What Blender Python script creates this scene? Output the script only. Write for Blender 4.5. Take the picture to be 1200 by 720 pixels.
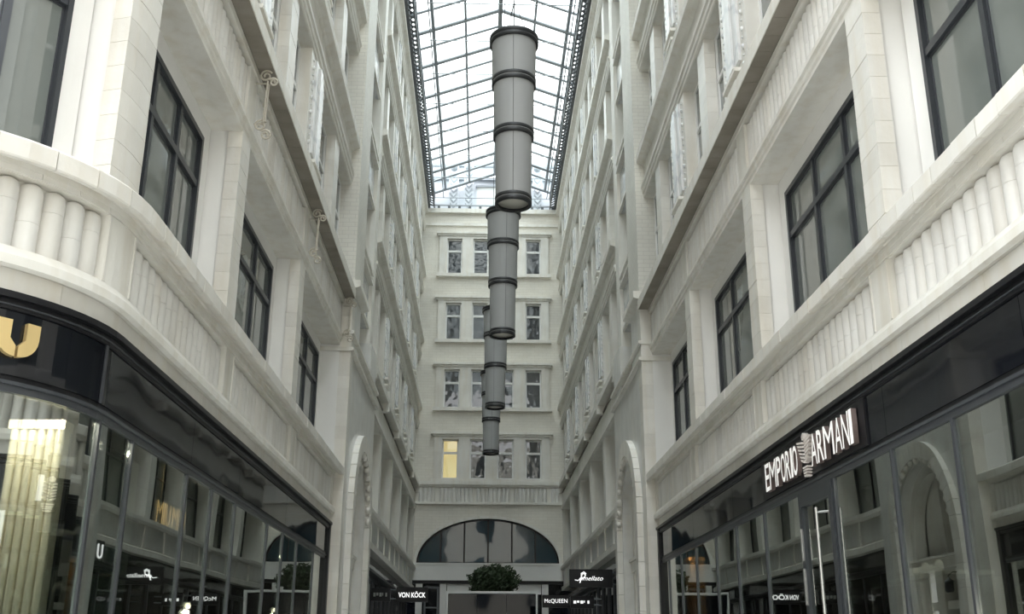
import bpy, bmesh, math, random
from mathutils import Vector, Matrix
random.seed(7)
PI = math.pi
scn = bpy.context.scene
for o in list(bpy.data.objects): bpy.data.objects.remove(o)
COL = scn.collection

# ------------------------------------------------------------------ camera, world, exposure
cam_d = bpy.data.cameras.new('camera'); cam = bpy.data.objects.new('camera', cam_d); COL.objects.link(cam)
cam_d.sensor_fit = 'HORIZONTAL'; cam_d.sensor_width = 36.0; cam_d.lens = 36.0*1226.0/1200.0
cam_d.clip_end = 500
yaw, pitch, roll = 0.0272988, 0.3207261, 0.0046863
_f = Vector((math.sin(yaw)*math.cos(pitch), math.cos(yaw)*math.cos(pitch), math.sin(pitch)))
_r = Vector((math.cos(yaw), -math.sin(yaw), 0)); _u = _r.cross(_f)
_r2 = _r*math.cos(roll)+_u*math.sin(roll); _u2 = -_r*math.sin(roll)+_u*math.cos(roll)
cam.matrix_world = Matrix(((_r2.x, _u2.x, -_f.x, 0.0), (_r2.y, _u2.y, -_f.y, 0.0), (_r2.z, _u2.z, -_f.z, 1.6), (0, 0, 0, 1)))
scn.camera = cam

W = bpy.data.worlds.new('overcast_sky'); scn.world = W; W.use_nodes = True
nt = W.node_tree; nt.nodes.clear()
wo = nt.nodes.new('ShaderNodeOutputWorld'); bg = nt.nodes.new('ShaderNodeBackground')
tc = nt.nodes.new('ShaderNodeTexCoord'); nz = nt.nodes.new('ShaderNodeTexNoise'); rp = nt.nodes.new('ShaderNodeValToRGB')
nz.inputs['Scale'].default_value = 5.0; nz.inputs['Detail'].default_value = 6
rp.color_ramp.elements[0].position = 0.38; rp.color_ramp.elements[0].color = (0.86, 0.94, 0.97, 1)
rp.color_ramp.elements[1].position = 0.62; rp.color_ramp.elements[1].color = (1.0, 1.0, 1.0, 1)
nt.links.new(tc.outputs['Generated'], nz.inputs['Vector']); nt.links.new(nz.outputs['Fac'], rp.inputs['Fac'])
# standard overcast sky: three times brighter overhead than at the horizon
sx_ = nt.nodes.new('ShaderNodeSeparateXYZ'); mr_ = nt.nodes.new('ShaderNodeMapRange'); mr_.inputs[3].default_value = 0.3333; mr_.inputs[4].default_value = 1.0
nt.links.new(tc.outputs['Generated'], sx_.inputs[0]); nt.links.new(sx_.outputs[2], mr_.inputs[0])
vm_ = nt.nodes.new('ShaderNodeVectorMath'); vm_.operation = 'SCALE'; nt.links.new(rp.outputs['Color'], vm_.inputs[0]); nt.links.new(mr_.outputs[0], vm_.inputs['Scale'])
nt.links.new(vm_.outputs[0], bg.inputs['Color']); bg.inputs['Strength'].default_value = 1.5
nt.links.new(bg.outputs[0], wo.inputs[0])
scn.view_settings.view_transform = 'Standard'; scn.view_settings.look = 'None'
scn.view_settings.gamma = 1.0; scn.view_settings.use_curve_mapping = False
scn.view_settings.exposure = 2.12
scn.cycles.diffuse_bounces = 8; scn.cycles.max_bounces = 16; scn.cycles.transparent_max_bounces = 24

# ------------------------------------------------------------------ materials
MATS = {}
def node_mat(name):
    m = bpy.data.materials.new(name); m.use_nodes = True
    t = m.node_tree; b = t.nodes['Principled BSDF']; MATS[name] = m
    return m, t, b
def plain(name, col, rough=0.5, metal=0.0, spec=0.5, emit=None, es=0.0):
    m, t, b = node_mat(name)
    b.inputs['Base Color'].default_value = (*col, 1); b.inputs['Roughness'].default_value = rough
    b.inputs['Metallic'].default_value = metal; b.inputs['Specular IOR Level'].default_value = spec
    if emit: b.inputs['Emission Color'].default_value = (*emit, 1); b.inputs['Emission Strength'].default_value = es
    return m
def stone(name, c1, c2, rough=0.5, scale=1.2, bump=0.15, streak=0.0, rnd=0.0, vein=None):
    """cast stone or glazed ceramic: noise between two tones, fine relief, soft dirt streaks"""
    m, t, b = node_mat(name); N = t.nodes.new; L = t.links.new
    g = N('ShaderNodeNewGeometry'); n1 = N('ShaderNodeTexNoise'); n1.inputs['Scale'].default_value = scale; n1.inputs['Detail'].default_value = 8
    L(g.outputs['Position'], n1.inputs['Vector'])
    r = N('ShaderNodeValToRGB'); r.color_ramp.elements[0].position = 0.35; r.color_ramp.elements[1].position = 0.65
    r.color_ramp.elements[0].color = (*c1, 1); r.color_ramp.elements[1].color = (*c2, 1)
    L(n1.outputs['Fac'], r.inputs['Fac']); out = r.outputs['Color']
    if streak:
        mp = N('ShaderNodeMapping'); mp.inputs['Scale'].default_value = (3.0, 3.0, 0.35); L(g.outputs['Position'], mp.inputs['Vector'])
        n2 = N('ShaderNodeTexNoise'); n2.inputs['Scale'].default_value = 1.6; n2.inputs['Detail'].default_value = 5; L(mp.outputs[0], n2.inputs['Vector'])
        r2 = N('ShaderNodeValToRGB'); r2.color_ramp.elements[0].position = 0.45; r2.color_ramp.elements[1].position = 0.72
        r2.color_ramp.elements[0].color = (1, 1, 1, 1); k = 1-streak; r2.color_ramp.elements[1].color = (k, k*0.97, k*0.92, 1)
        L(n2.outputs['Fac'], r2.inputs['Fac'])
        mx = N('ShaderNodeMix'); mx.data_type = 'RGBA'; mx.blend_type = 'MULTIPLY'; mx.inputs[0].default_value = 1
        L(out, mx.inputs[6]); L(r2.outputs['Color'], mx.inputs[7]); out = mx.outputs[2]
    if vein:
        mp = N('ShaderNodeMapping'); mp.inputs['Rotation'].default_value = (0.5, 0.6, 0.4); L(g.outputs['Position'], mp.inputs['Vector'])
        w = N('ShaderNodeTexWave'); w.inputs['Scale'].default_value = vein[1]; w.inputs['Distortion'].default_value = 9; w.inputs['Detail'].default_value = 4
        L(mp.outputs[0], w.inputs['Vector'])
        r3 = N('ShaderNodeValToRGB'); r3.color_ramp.elements[0].position = vein[2]; r3.color_ramp.elements[1].position = 1.0
        L(w.outputs['Fac'], r3.inputs['Fac']); r3.color_ramp.elements[0].color = (0, 0, 0, 1); r3.color_ramp.elements[1].color = (1, 1, 1, 1)
        mx = N('ShaderNodeMix'); mx.data_type = 'RGBA'; L(r3.outputs['Color'], mx.inputs[0]); L(out, mx.inputs[6])
        mx.inputs[7].default_value = (*vein[0], 1); out = mx.outputs[2]
    if rnd:
        oi = N('ShaderNodeObjectInfo'); mr = N('ShaderNodeMapRange'); mr.inputs[3].default_value = 1-rnd; mr.inputs[4].default_value = 1.0
        L(oi.outputs['Random'], mr.inputs[0])
        mx = N('ShaderNodeMix'); mx.data_type = 'RGBA'; mx.blend_type = 'MULTIPLY'; mx.inputs[0].default_value = 1
        L(out, mx.inputs[6]); L(mr.outputs[0], mx.inputs[7]); out = mx.outputs[2]
    L(out, b.inputs['Base Color']); b.inputs['Roughness'].default_value = rough
    if bump:
        n3 = N('ShaderNodeTexNoise'); n3.inputs['Scale'].default_value = 14; n3.inputs['Detail'].default_value = 6; L(g.outputs['Position'], n3.inputs['Vector'])
        bp = N('ShaderNodeBump'); bp.inputs['Strength'].default_value = bump; bp.inputs['Distance'].default_value = 0.03
        L(n3.outputs['Fac'], bp.inputs['Height']); L(bp.outputs[0], b.inputs['Normal'])
    return m
def brickwork(name, c1, c2, mortar, bw=0.42, bh=0.15, rough=0.5):
    """courses too fine to pick apart at this distance"""
    m, t, b = node_mat(name); N = t.nodes.new; L = t.links.new
    g = N('ShaderNodeNewGeometry'); s = N('ShaderNodeSeparateXYZ'); L(g.outputs['Position'], s.inputs[0])
    a = N('ShaderNodeMath'); L(s.outputs[0], a.inputs[0]); L(s.outputs[1], a.inputs[1])
    c = N('ShaderNodeCombineXYZ'); L(a.outputs[0], c.inputs[0]); L(s.outputs[2], c.inputs[1])
    k = N('ShaderNodeTexBrick'); L(c.outputs[0], k.inputs['Vector'])
    k.inputs['Scale'].default_value = 1; k.inputs['Brick Width'].default_value = bw; k.inputs['Row Height'].default_value = bh
    k.inputs['Mortar Size'].default_value = 0.008; k.inputs['Color1'].default_value = (*c1, 1); k.inputs['Color2'].default_value = (*c2, 1); k.inputs['Mortar'].default_value = (*mortar, 1)
    n1 = N('ShaderNodeTexNoise'); n1.inputs['Scale'].default_value = 0.5; n1.inputs['Detail'].default_value = 6; L(g.outputs['Position'], n1.inputs['Vector'])
    mr = N('ShaderNodeMapRange'); mr.inputs[1].default_value = 0.3; mr.inputs[2].default_value = 0.7; mr.inputs[3].default_value = 0.84; mr.inputs[4].default_value = 1.05
    L(n1.outputs['Fac'], mr.inputs[0])
    mx = N('ShaderNodeMix'); mx.data_type = 'RGBA'; mx.blend_type = 'MULTIPLY'; mx.inputs[0].default_value = 1
    L(k.outputs['Color'], mx.inputs[6]); L(mr.outputs[0], mx.inputs[7]); L(mx.outputs[2], b.inputs['Base Color'])
    b.inputs['Roughness'].default_value = rough
    bp = N('ShaderNodeBump'); bp.inputs['Strength'].default_value = 0.4; bp.inputs['Distance'].default_value = 0.02; bp.invert = True
    L(k.outputs['Fac'], bp.inputs['Height']); L(bp.outputs[0], b.inputs['Normal'])
    return m
def glass(name, tint, refl=(1, 1, 1), f0=0.06, wave=0.0, rough=0.0, ws=0.7):
    """thin pane: tinted see-through with a reflection that grows towards grazing angles, the same from both sides"""
    m = bpy.data.materials.new(name); m.use_nodes = True; t = m.node_tree; t.nodes.clear(); N = t.nodes.new; L = t.links.new
    o = N('ShaderNodeOutputMaterial'); mx = N('ShaderNodeMixShader'); tr = N('ShaderNodeBsdfTransparent'); gl = N('ShaderNodeBsdfGlossy')
    lw = N('ShaderNodeLayerWeight'); pw = N('ShaderNodeMath'); pw.operation = 'POWER'; pw.inputs[1].default_value = 5.0
    mr = N('ShaderNodeMapRange'); mr.inputs[3].default_value = f0; mr.inputs[4].default_value = 1.0
    lw.inputs[0].default_value = 0.5; L(lw.outputs['Facing'], pw.inputs[0]); L(pw.outputs[0], mr.inputs[0])
    tr.inputs[0].default_value = (*tint, 1); gl.inputs[0].default_value = (*refl, 1); gl.inputs['Roughness'].default_value = rough
    L(mr.outputs[0], mx.inputs[0]); L(tr.outputs[0], mx.inputs[1]); L(gl.outputs[0], mx.inputs[2]); L(mx.outputs[0], o.inputs[0])
    if wave:
        g = N('ShaderNodeNewGeometry'); n = N('ShaderNodeTexNoise'); n.inputs['Scale'].default_value = ws; n.inputs['Detail'].default_value = 1; L(g.outputs['Position'], n.inputs['Vector'])
        bp = N('ShaderNodeBump'); bp.inputs['Strength'].default_value = wave; bp.inputs['Distance'].default_value = 0.06
        L(n.outputs['Fac'], bp.inputs['Height']); L(bp.outputs[0], gl.inputs['Normal'])
    MATS[name] = m; return m
def darkpane(name, col, rough=0.03, wave=0.1, spec=1.0, ws=0.7):
    m, t, b = node_mat(name); N = t.nodes.new; L = t.links.new
    b.inputs['Base Color'].default_value = (*col, 1); b.inputs['Roughness'].default_value = rough; b.inputs['Specular IOR Level'].default_value = spec
    g = N('ShaderNodeNewGeometry'); n = N('ShaderNodeTexNoise'); n.inputs['Scale'].default_value = ws; n.inputs['Detail'].default_value = 1; L(g.outputs['Position'], n.inputs['Vector'])
    bp = N('ShaderNodeBump'); bp.inputs['Strength'].default_value = wave; bp.inputs['Distance'].default_value = 0.06
    L(n.outputs['Fac'], bp.inputs['Height']); L(bp.outputs[0], b.inputs['Normal'])
    return m

stone('cream', (0.70, 0.68, 0.63), (0.785, 0.768, 0.722), 0.5, 1.1, 0.12, 0.10)
stone('tile', (0.725, 0.70, 0.65), (0.805, 0.785, 0.742), 0.33, 1.6, 0.10, 0.05, rnd=0.10)
stone('flute', (0.70, 0.685, 0.655), (0.80, 0.79, 0.765), 0.36, 1.4, 0.08, 0.08, rnd=0.10)
stone('plaster', (0.76, 0.75, 0.73), (0.82, 0.81, 0.79), 0.7, 0.8, 0.03)
stone('soffit', (0.23, 0.205, 0.17), (0.31, 0.28, 0.24), 0.7, 2.0, 0.08, rnd=0.12)  # stained brown stone, darkened further for the shade under the cornice
stone('marble', (0.64, 0.645, 0.645), (0.74, 0.745, 0.745), 0.25, 1.5, 0.05, 0.08, vein=((0.54, 0.55, 0.57), 0.8, 0.80))
stone('panelgrey', (0.62, 0.615, 0.595), (0.70, 0.695, 0.675), 0.3, 2.5, 0.05, 0.06)
stone('darkmarble', (0.012, 0.012, 0.014), (0.03, 0.03, 0.032), 0.15, 1.5, 0.0, vein=((0.45, 0.42, 0.38), 0.55, 0.955))
stone('paving', (0.50, 0.49, 0.465), (0.58, 0.57, 0.55), 0.55, 0.8, 0.1)
brickwork('brick', (0.75, 0.712, 0.635), (0.79, 0.757, 0.685), (0.67, 0.635, 0.56))
brickwork('towerbrick', (0.72, 0.695, 0.635), (0.75, 0.73, 0.67), (0.63, 0.61, 0.56), 0.30, 0.11)
plain('ochre', (0.56, 0.53, 0.47), 0.7)
plain('housewin', (0.05, 0.06, 0.07), 0.1)
plain('black', (0.010, 0.010, 0.012), 0.35, spec=0.3)
plain('frame', (0.045, 0.05, 0.058), 0.35, 0.3)
plain('mullion', (0.07, 0.075, 0.085), 0.35, 0.4)
plain('whiteframe', (0.80, 0.80, 0.79), 0.4)
plain('steel', (0.30, 0.32, 0.34), 0.4, 0.5)
plain('darksteel', (0.13, 0.14, 0.15), 0.45, 0.4)
plain('ring', (0.035, 0.037, 0.04), 0.4, 0.3)
plain('shade', (0.36, 0.365, 0.37), 0.55)
plain('seam', (0.16, 0.16, 0.16), 0.5)
plain('diffuser', (0.55, 0.53, 0.48), 0.5)
plain('gold', (0.80, 0.60, 0.28), 0.35, 0.55)
plain('goldlit', (0.8, 0.55, 0.25), 0.3, emit=(1.0, 0.62, 0.25), es=0.40)
plain('goldpale', (0.80, 0.76, 0.62), 0.3, 0.35)
plain('letterwhite', (0.85, 0.84, 0.82), 0.4, emit=(1, 0.97, 0.93), es=0.10)
plain('emblem', (0.74, 0.68, 0.64), 0.5)
plain('letterside', (0.16, 0.12, 0.11), 0.4)
plain('chrome', (0.72, 0.72, 0.72), 0.2, 0.9)
plain('iron', (0.50, 0.46, 0.39), 0.6)
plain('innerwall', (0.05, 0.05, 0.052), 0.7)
plain('innerlight', (0.30, 0.31, 0.29), 0.8)
plain('curtain', (0.34, 0.36, 0.31), 0.8)
plain('wood', (0.50, 0.24, 0.07), 0.45)
plain('leafgreen', (0.035, 0.06, 0.025), 0.6)
plain('bark', (0.07, 0.05, 0.035), 0.8)
plain('shoe', (0.75, 0.74, 0.72), 0.4)
plain('zinc', (0.72, 0.75, 0.80), 0.45)
plain('zincdark', (0.40, 0.43, 0.47), 0.45)
plain('lampglow', (1, 0.95, 0.85), 0.4, emit=(1, 0.85, 0.6), es=2.0)
plain('litroom', (0.8, 0.65, 0.35), 0.6, emit=(1, 0.74, 0.36), es=0.16)
plain('signlit', (0.9, 0.9, 0.9), 0.4, emit=(1, 1, 1), es=0.22)
plain('redneon', (0.6, 0.05, 0.05), 0.4, emit=(1, 0.1, 0.08), es=1.0)
glass('shopglass', (0.62, 0.66, 0.64), (0.97, 1.0, 0.97), 0.36, 0.10, ws=0.45)
glass('roofglass', (0.79, 0.845, 0.835), (1, 1, 1), 0.04)
darkpane('fascia', (0.006, 0.007, 0.010), 0.04, 0.12, spec=0.4)
darkpane('winpane', (0.15, 0.165, 0.155), 0.03, 0.08)
darkpane('backpane', (0.05, 0.055, 0.06), 0.03, 0.35, ws=2.0)
darkpane('archpane', (0.025, 0.05, 0.065), 0.03, 0.2)

# ------------------------------------------------------------------ mesh helpers
class MB:
    def __init__(s): s.v = []; s.f = []; s.sm = []
    def add(s, vs, fs, smooth=False):
        b = len(s.v); s.v += [tuple(v) for v in vs]; s.f += [tuple(i+b for i in f) for f in fs]; s.sm += [smooth]*len(fs)
    def box(s, x0, x1, y0, y1, z0, z1):
        s.add([(x0,y0,z0),(x1,y0,z0),(x1,y1,z0),(x0,y1,z0),(x0,y0,z1),(x1,y0,z1),(x1,y1,z1),(x0,y1,z1)],
              [(0,3,2,1),(4,5,6,7),(0,1,5,4),(1,2,6,5),(2,3,7,6),(3,0,4,7)])
    def prism(s, poly, fn, a, b):
        """closed 2-D polygon, fn(p, t) -> 3-D, between t=a and t=b"""
        n = len(poly); s.add([fn(p, a) for p in poly]+[fn(p, b) for p in poly],
            [tuple(range(n))[::-1], tuple(range(n, 2*n))]+[(i, (i+1)%n, n+(i+1)%n, n+i) for i in range(n)])
    def tube(s, pts, r, n=6, closed=False):
        pts = [Vector(p) for p in pts]; m = len(pts); vs = []
        for i, p in enumerate(pts):
            a = pts[max(i-1, 0)]; b = pts[min(i+1, m-1)]; d = (b-a).normalized()
            up = Vector((0, 0, 1)) if abs(d.z) < 0.9 else Vector((0, 1, 0))
            u = d.cross(up).normalized(); w = d.cross(u).normalized()
            rr = r[i] if isinstance(r, (list, tuple)) else r
            for k in range(n): t = 2*PI*k/n; vs.append(p+u*rr*math.cos(t)+w*rr*math.sin(t))
        fs = [(i*n+k, i*n+(k+1)%n, (i+1)*n+(k+1)%n, (i+1)*n+k) for i in range(m-1) for k in range(n)]
        s.add(vs, fs, True); s.add(vs[:n], [tuple(range(n))]); s.add(vs[-n:], [tuple(range(n))])
    def lathe(s, prof, n=32, c=(0, 0, 0), caps=True):
        vs = [(c[0]+r*math.cos(2*PI*k/n), c[1]+r*math.sin(2*PI*k/n), c[2]+z) for r, z in prof for k in range(n)]
        m = len(prof); s.add(vs, [(i*n+k, i*n+(k+1)%n, (i+1)*n+(k+1)%n, (i+1)*n+k) for i in range(m-1) for k in range(n)], True)
        if caps: s.add(vs[:n], [tuple(range(n))]); s.add(vs[-n:], [tuple(range(n))])
    def sphere(s, c, r, n=8, m=5, sx=1, sy=1, sz=1):
        vs = []; fs = []
        for i in range(m+1):
            t = PI*i/m
            for k in range(n): a = 2*PI*k/n; vs.append((c[0]+sx*r*math.sin(t)*math.cos(a), c[1]+sy*r*math.sin(t)*math.sin(a), c[2]+sz*r*math.cos(t)))
        fs = [(i*n+k, i*n+(k+1)%n, (i+1)*n+(k+1)%n, (i+1)*n+k) for i in range(m) for k in range(n)]
        s.add(vs, fs, True)
    def mesh(s, name, mat, recalc=True):
        me = bpy.data.meshes.new(name); me.from_pydata(s.v, [], s.f)
        me.polygons.foreach_set('use_smooth', s.sm)
        if recalc:
            b = bmesh.new(); b.from_mesh(me); bmesh.ops.recalc_face_normals(b, faces=b.faces); b.to_mesh(me); b.free()
        me.materials.append(MATS[mat]); me.update(); return me
    def build(s, name, mat, parent=None, recalc=True):
        return obj(name, s.mesh(name, mat, recalc), parent)
def obj(name, me, parent=None):
    o = bpy.data.objects.new(name, me); COL.objects.link(o)
    if parent is not None: o.parent = parent
    return o
def empty(name, loc=(0, 0, 0), rz=0.0):
    o = bpy.data.objects.new(name, None); COL.objects.link(o); o.location = loc; o.rotation_euler = (0, 0, rz); o.empty_display_size = 0.2; return o
def tag(o, label, cat, group=None, kind=None):
    o['label'] = label; o['category'] = cat
    if group: o['group'] = group
    if kind: o['kind'] = kind
    return o
def struct(name, label, cat):
    return tag(empty(name), label, cat, kind='structure')

# ------------------------------------------------------------------ the two side walls as plan curves
XL, XR, YC, RC = -3.45, 4.12, 9.5, 1.9
def frm(side, y):
    """plan point and outward normal of the wall face at running length y"""
    if side == 'R': return (XR, y), (-1.0, 0.0)
    if y >= YC: return (XL, y), (1.0, 0.0)
    s = YC-y
    if s < RC*PI/2: t = s/RC; return (XL-RC+RC*math.cos(t), YC-RC*math.sin(t)), (math.cos(t), -math.sin(t))
    return (XL-RC-(s-RC*PI/2), YC-RC), (0.0, -1.0)
def wp(side, o, y, z):
    p, n = frm(side, y); return (p[0]+n[0]*o, p[1]+n[1]*o, z)
def rotz(side, y):
    n = frm(side, y)[1]; return math.atan2(n[1], n[0])-PI/2
def ysub(side, a, b, step=0.16):
    if side == 'R' or min(a, b) >= YC: return [a, b]
    lo, hi = min(a, b), max(a, b); pts = {lo, hi}
    if hi > YC: pts.add(YC)
    e = YC-RC*PI/2
    if lo < e < hi: pts.add(e)
    l2, h2 = max(lo, e), min(hi, YC); n = max(1, int((h2-l2)/step))
    for i in range(n+1): pts.add(l2+(h2-l2)*i/n)
    return sorted(p for p in pts if lo-1e-9 <= p <= hi+1e-9)
def sweep(mb, side, prof, a, b):
    ys = ysub(side, a, b); n = len(prof); vs = [wp(side, o, y, z) for y in ys for o, z in prof]
    fs = [(i*n+k, i*n+(k+1)%n, (i+1)*n+(k+1)%n, (i+1)*n+k) for i in range(len(ys)-1) for k in range(n)]
    fs += [tuple(range(n)), tuple(range((len(ys)-1)*n, len(ys)*n))]
    mb.add(vs, fs)
def rect(o0, o1, z0, z1): return [(o0, z0), (o1, z0), (o1, z1), (o0, z1)]
def wbox(mb, side, o0, o1, a, b, z0, z1): sweep(mb, side, rect(o0, o1, z0, z1), a, b)
def part(name, mat, parent, *boxes, side=None):
    first = None
    for b in boxes:
        mb = MB(); wbox(mb, side, *b); o = mb.build(name, mat, parent); first = first or o
    return first
def flute_mesh(name, w, h, mat, depth=None, joint=0.5):
    """half-round shaft of two stones with a rounded head; base at z=0"""
    mb = MB(); r = w/2; d = depth or 0.125; n = 8; q = n+1; hj = h*joint
    for zs_ in ([(0, 1), (hj-0.003, 1)], [(hj-0.003, 1), (hj-0.001, 0.95), (hj+0.001, 0.95), (hj+0.003, 1)], [(hj+0.003, 1), (h-r*0.75, 1), (h-r*0.35, 0.88), (h-r*0.08, 0.55), (h, 0.15)]):
        vs = [(r*k*math.cos(PI*i/n), d*k*math.sin(PI*i/n), z) for z, k in zs_ for i in range(q)]
        mb.add(vs, [(j*q+i, j*q+i+1, (j+1)*q+i+1, (j+1)*q+i) for j in range(len(zs_)-1) for i in range(n)], True)
    return mb.mesh(name, mat)
FL_LOW = [flute_mesh('flute', 0.221, 0.65, 'flute', None, j) for j in (0.42, 0.58, 0.66)]
FL_HIGH = [flute_mesh('frieze_flute', 0.187, 0.785, 'flute', 0.115, j) for j in (0.38, 0.62)]
FL_END = flute_mesh('end_flute', 0.20, 0.74, 'flute', 0.08)
def place(name, me, parent, side, o, y, z):
    ob = obj(name, me, parent); ob.location = wp(side, o, y, z); ob.rotation_euler = (0, 0, rotz(side, y)); return ob

# ------------------------------------------------------------------ ground
fl = struct('floor', 'pale stone paving of the covered passage', 'floor')
mb = MB(); mb.box(-60, 60, -40, 60, -0.4, -0.05); mb.build('paving_bed', 'paving', fl)
pm = MB(); pm.box(0, 1.18, 0, 0.78, -0.05, 0.0); pm = pm.mesh('paving_slab', 'paving')
i = 0
for ix in range(6):
    for iy in range(48):
        o = obj('paving_slab', pm, fl); o.location = (-3.3+ix*1.2, 6.0+iy*0.8, 0)

# house across the street, behind the viewer: seen only in the glass, added tall and close to cut sky light
ob_ = struct('wall_front', 'cream house front added across the street, mirrored in the passage glass', 'building')
mb = MB(); mb.box(-45, 45, -15, -13, 0, 24); mb.build('house_wall', 'ochre', ob_)
mw = MB(); mw.box(-0.75, 0.75, -13.02, -12.9, 0, 2.2); mw = mw.mesh('house_window', 'housewin')
for fx in range(15):
    for fz in range(5): o = obj('house_window', mw, ob_); o.location = (-35+fx*5, 0, 1.2+fz*4.4)
mb = MB(); mb.box(-45, 45, -13, -12.3, 23.4, 24.2); mb.box(-45, 45, -13, -12.7, 4.4, 4.9); mb.build('house_cornice', 'ochre', ob_)

wallL = struct('wall_left', 'cream stone facade with curved corner on the left side of the passage', 'wall')
wallR = struct('wall_right', 'cream stone facade with white lettered shop on the right side', 'wall')
wallB = struct('wall_back', 'pale brick end wall with four rows of windows above an arch', 'wall')
WALL = {'L': wallL, 'R': wallR}
PIERS = {'L': [(8.98, 9.6), (13.35, 13.85), (18.4, 18.9)], 'R': [(4.83, 5.33), (9.83, 10.33), (14.83, 15.33), (19.83, 20.33)]}
Y0 = {'L': 4.0, 'R': 2.0}; YE = {'L': 24.1, 'R': 24.65}; YT = 30.4; YEND = 54.0; ZTOP = 25.2
bigwin = [0]
WINLAB = {('L', 0): 'dark-framed window on the curved corner above the gold letter',
          ('L', 1): 'widest dark-framed window in the left facade, next to the curved corner',
          ('L', 2): 'middle dark-framed window in the left facade above the shop glass',
          ('L', 3): 'narrow-looking dark-framed window in the left facade beside the arched tower',
          ('R', 0): 'large dark-framed window at the upper right corner of the view',
          ('R', 1): 'dark-framed window above the white lettered sign, second along the right facade',
          ('R', 2): 'dark-framed window in the right facade, third from the near end',
          ('R', 3): 'narrow-looking dark-framed window in the right facade beside the arched tower',
          ('R', -1): 'dark-framed window of the right facade outside the near edge'}

def window_big(side, idx, a, b, z0=5.72, z1=8.30, zt=7.58, of=-0.47):
    bigwin[0] += 1
    w = struct('window_%d' % bigwin[0], WINLAB[(side, idx)], 'window')
    fr = MB(); t = 0.075
    wbox(fr, side, of-0.06, of+0.05, a, b, z0, z0+t); wbox(fr, side, of-0.06, of+0.05, a, b, z1-t, z1)
    wbox(fr, side, of-0.06, of+0.05, a, a+t, z0+t, z1-t); wbox(fr, side, of-0.06, of+0.05, b-t, b, z0+t, z1-t)
    fr.build('frame', 'frame', w)
    part('transom', 'frame', w, (of-0.05, of+0.035, a+t, b-t, zt-0.045, zt+0.045), side=side)
    L = b-a; cols = [a+L/3, a+2*L/3]
    for c in cols: part('mullion', 'frame', w, (of-0.05, of+0.03, c-0.045, c+0.045, z0+t, z1-t), side=side)
    ed = [a+t]+cols+[b-t]
    for i in range(3):
        for (q0, q1) in ((z0+t, zt-0.045), (zt+0.045, z1-t)):
            y0_, y1_ = ed[i]+(0.045 if i else 0), ed[i+1]-(0.045 if i < 2 else 0)
            sw = 0.022
            s = MB()
            wbox(s, side, of-0.03, of-0.005, y0_, y0_+sw, q0, q1); wbox(s, side, of-0.03, of-0.005, y1_-sw, y1_, q0, q1)
            wbox(s, side, of-0.03, of-0.005, y0_+sw, y1_-sw, q0, q0+sw); wbox(s, side, of-0.03, of-0.005, y0_+sw, y1_-sw, q1-sw, q1)
            pn = part('pane', 'winpane', w, (of-0.03, of-0.018, y0_, y1_, q0, q1), side=side)
            s.build('sash', 'mullion', pn)
    return w

def courses(parent, side, o0, o1, a, b, z0, z1, h, name='tile_block', mat='tile', gap=0.003):
    part('mortar_bed', 'cream', parent, (o0, o1-0.006, a+0.006, b-0.006, z0, z1), side=side)
    n = max(1, round((z1-z0)/h)); h = (z1-z0)/n
    for k in range(n):
        j = random.uniform(-0.003, 0.003)
        part(name, mat, parent, (o0, o1+j, a, b, z0+k*h+gap, z0+(k+1)*h-gap), side=side)

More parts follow.
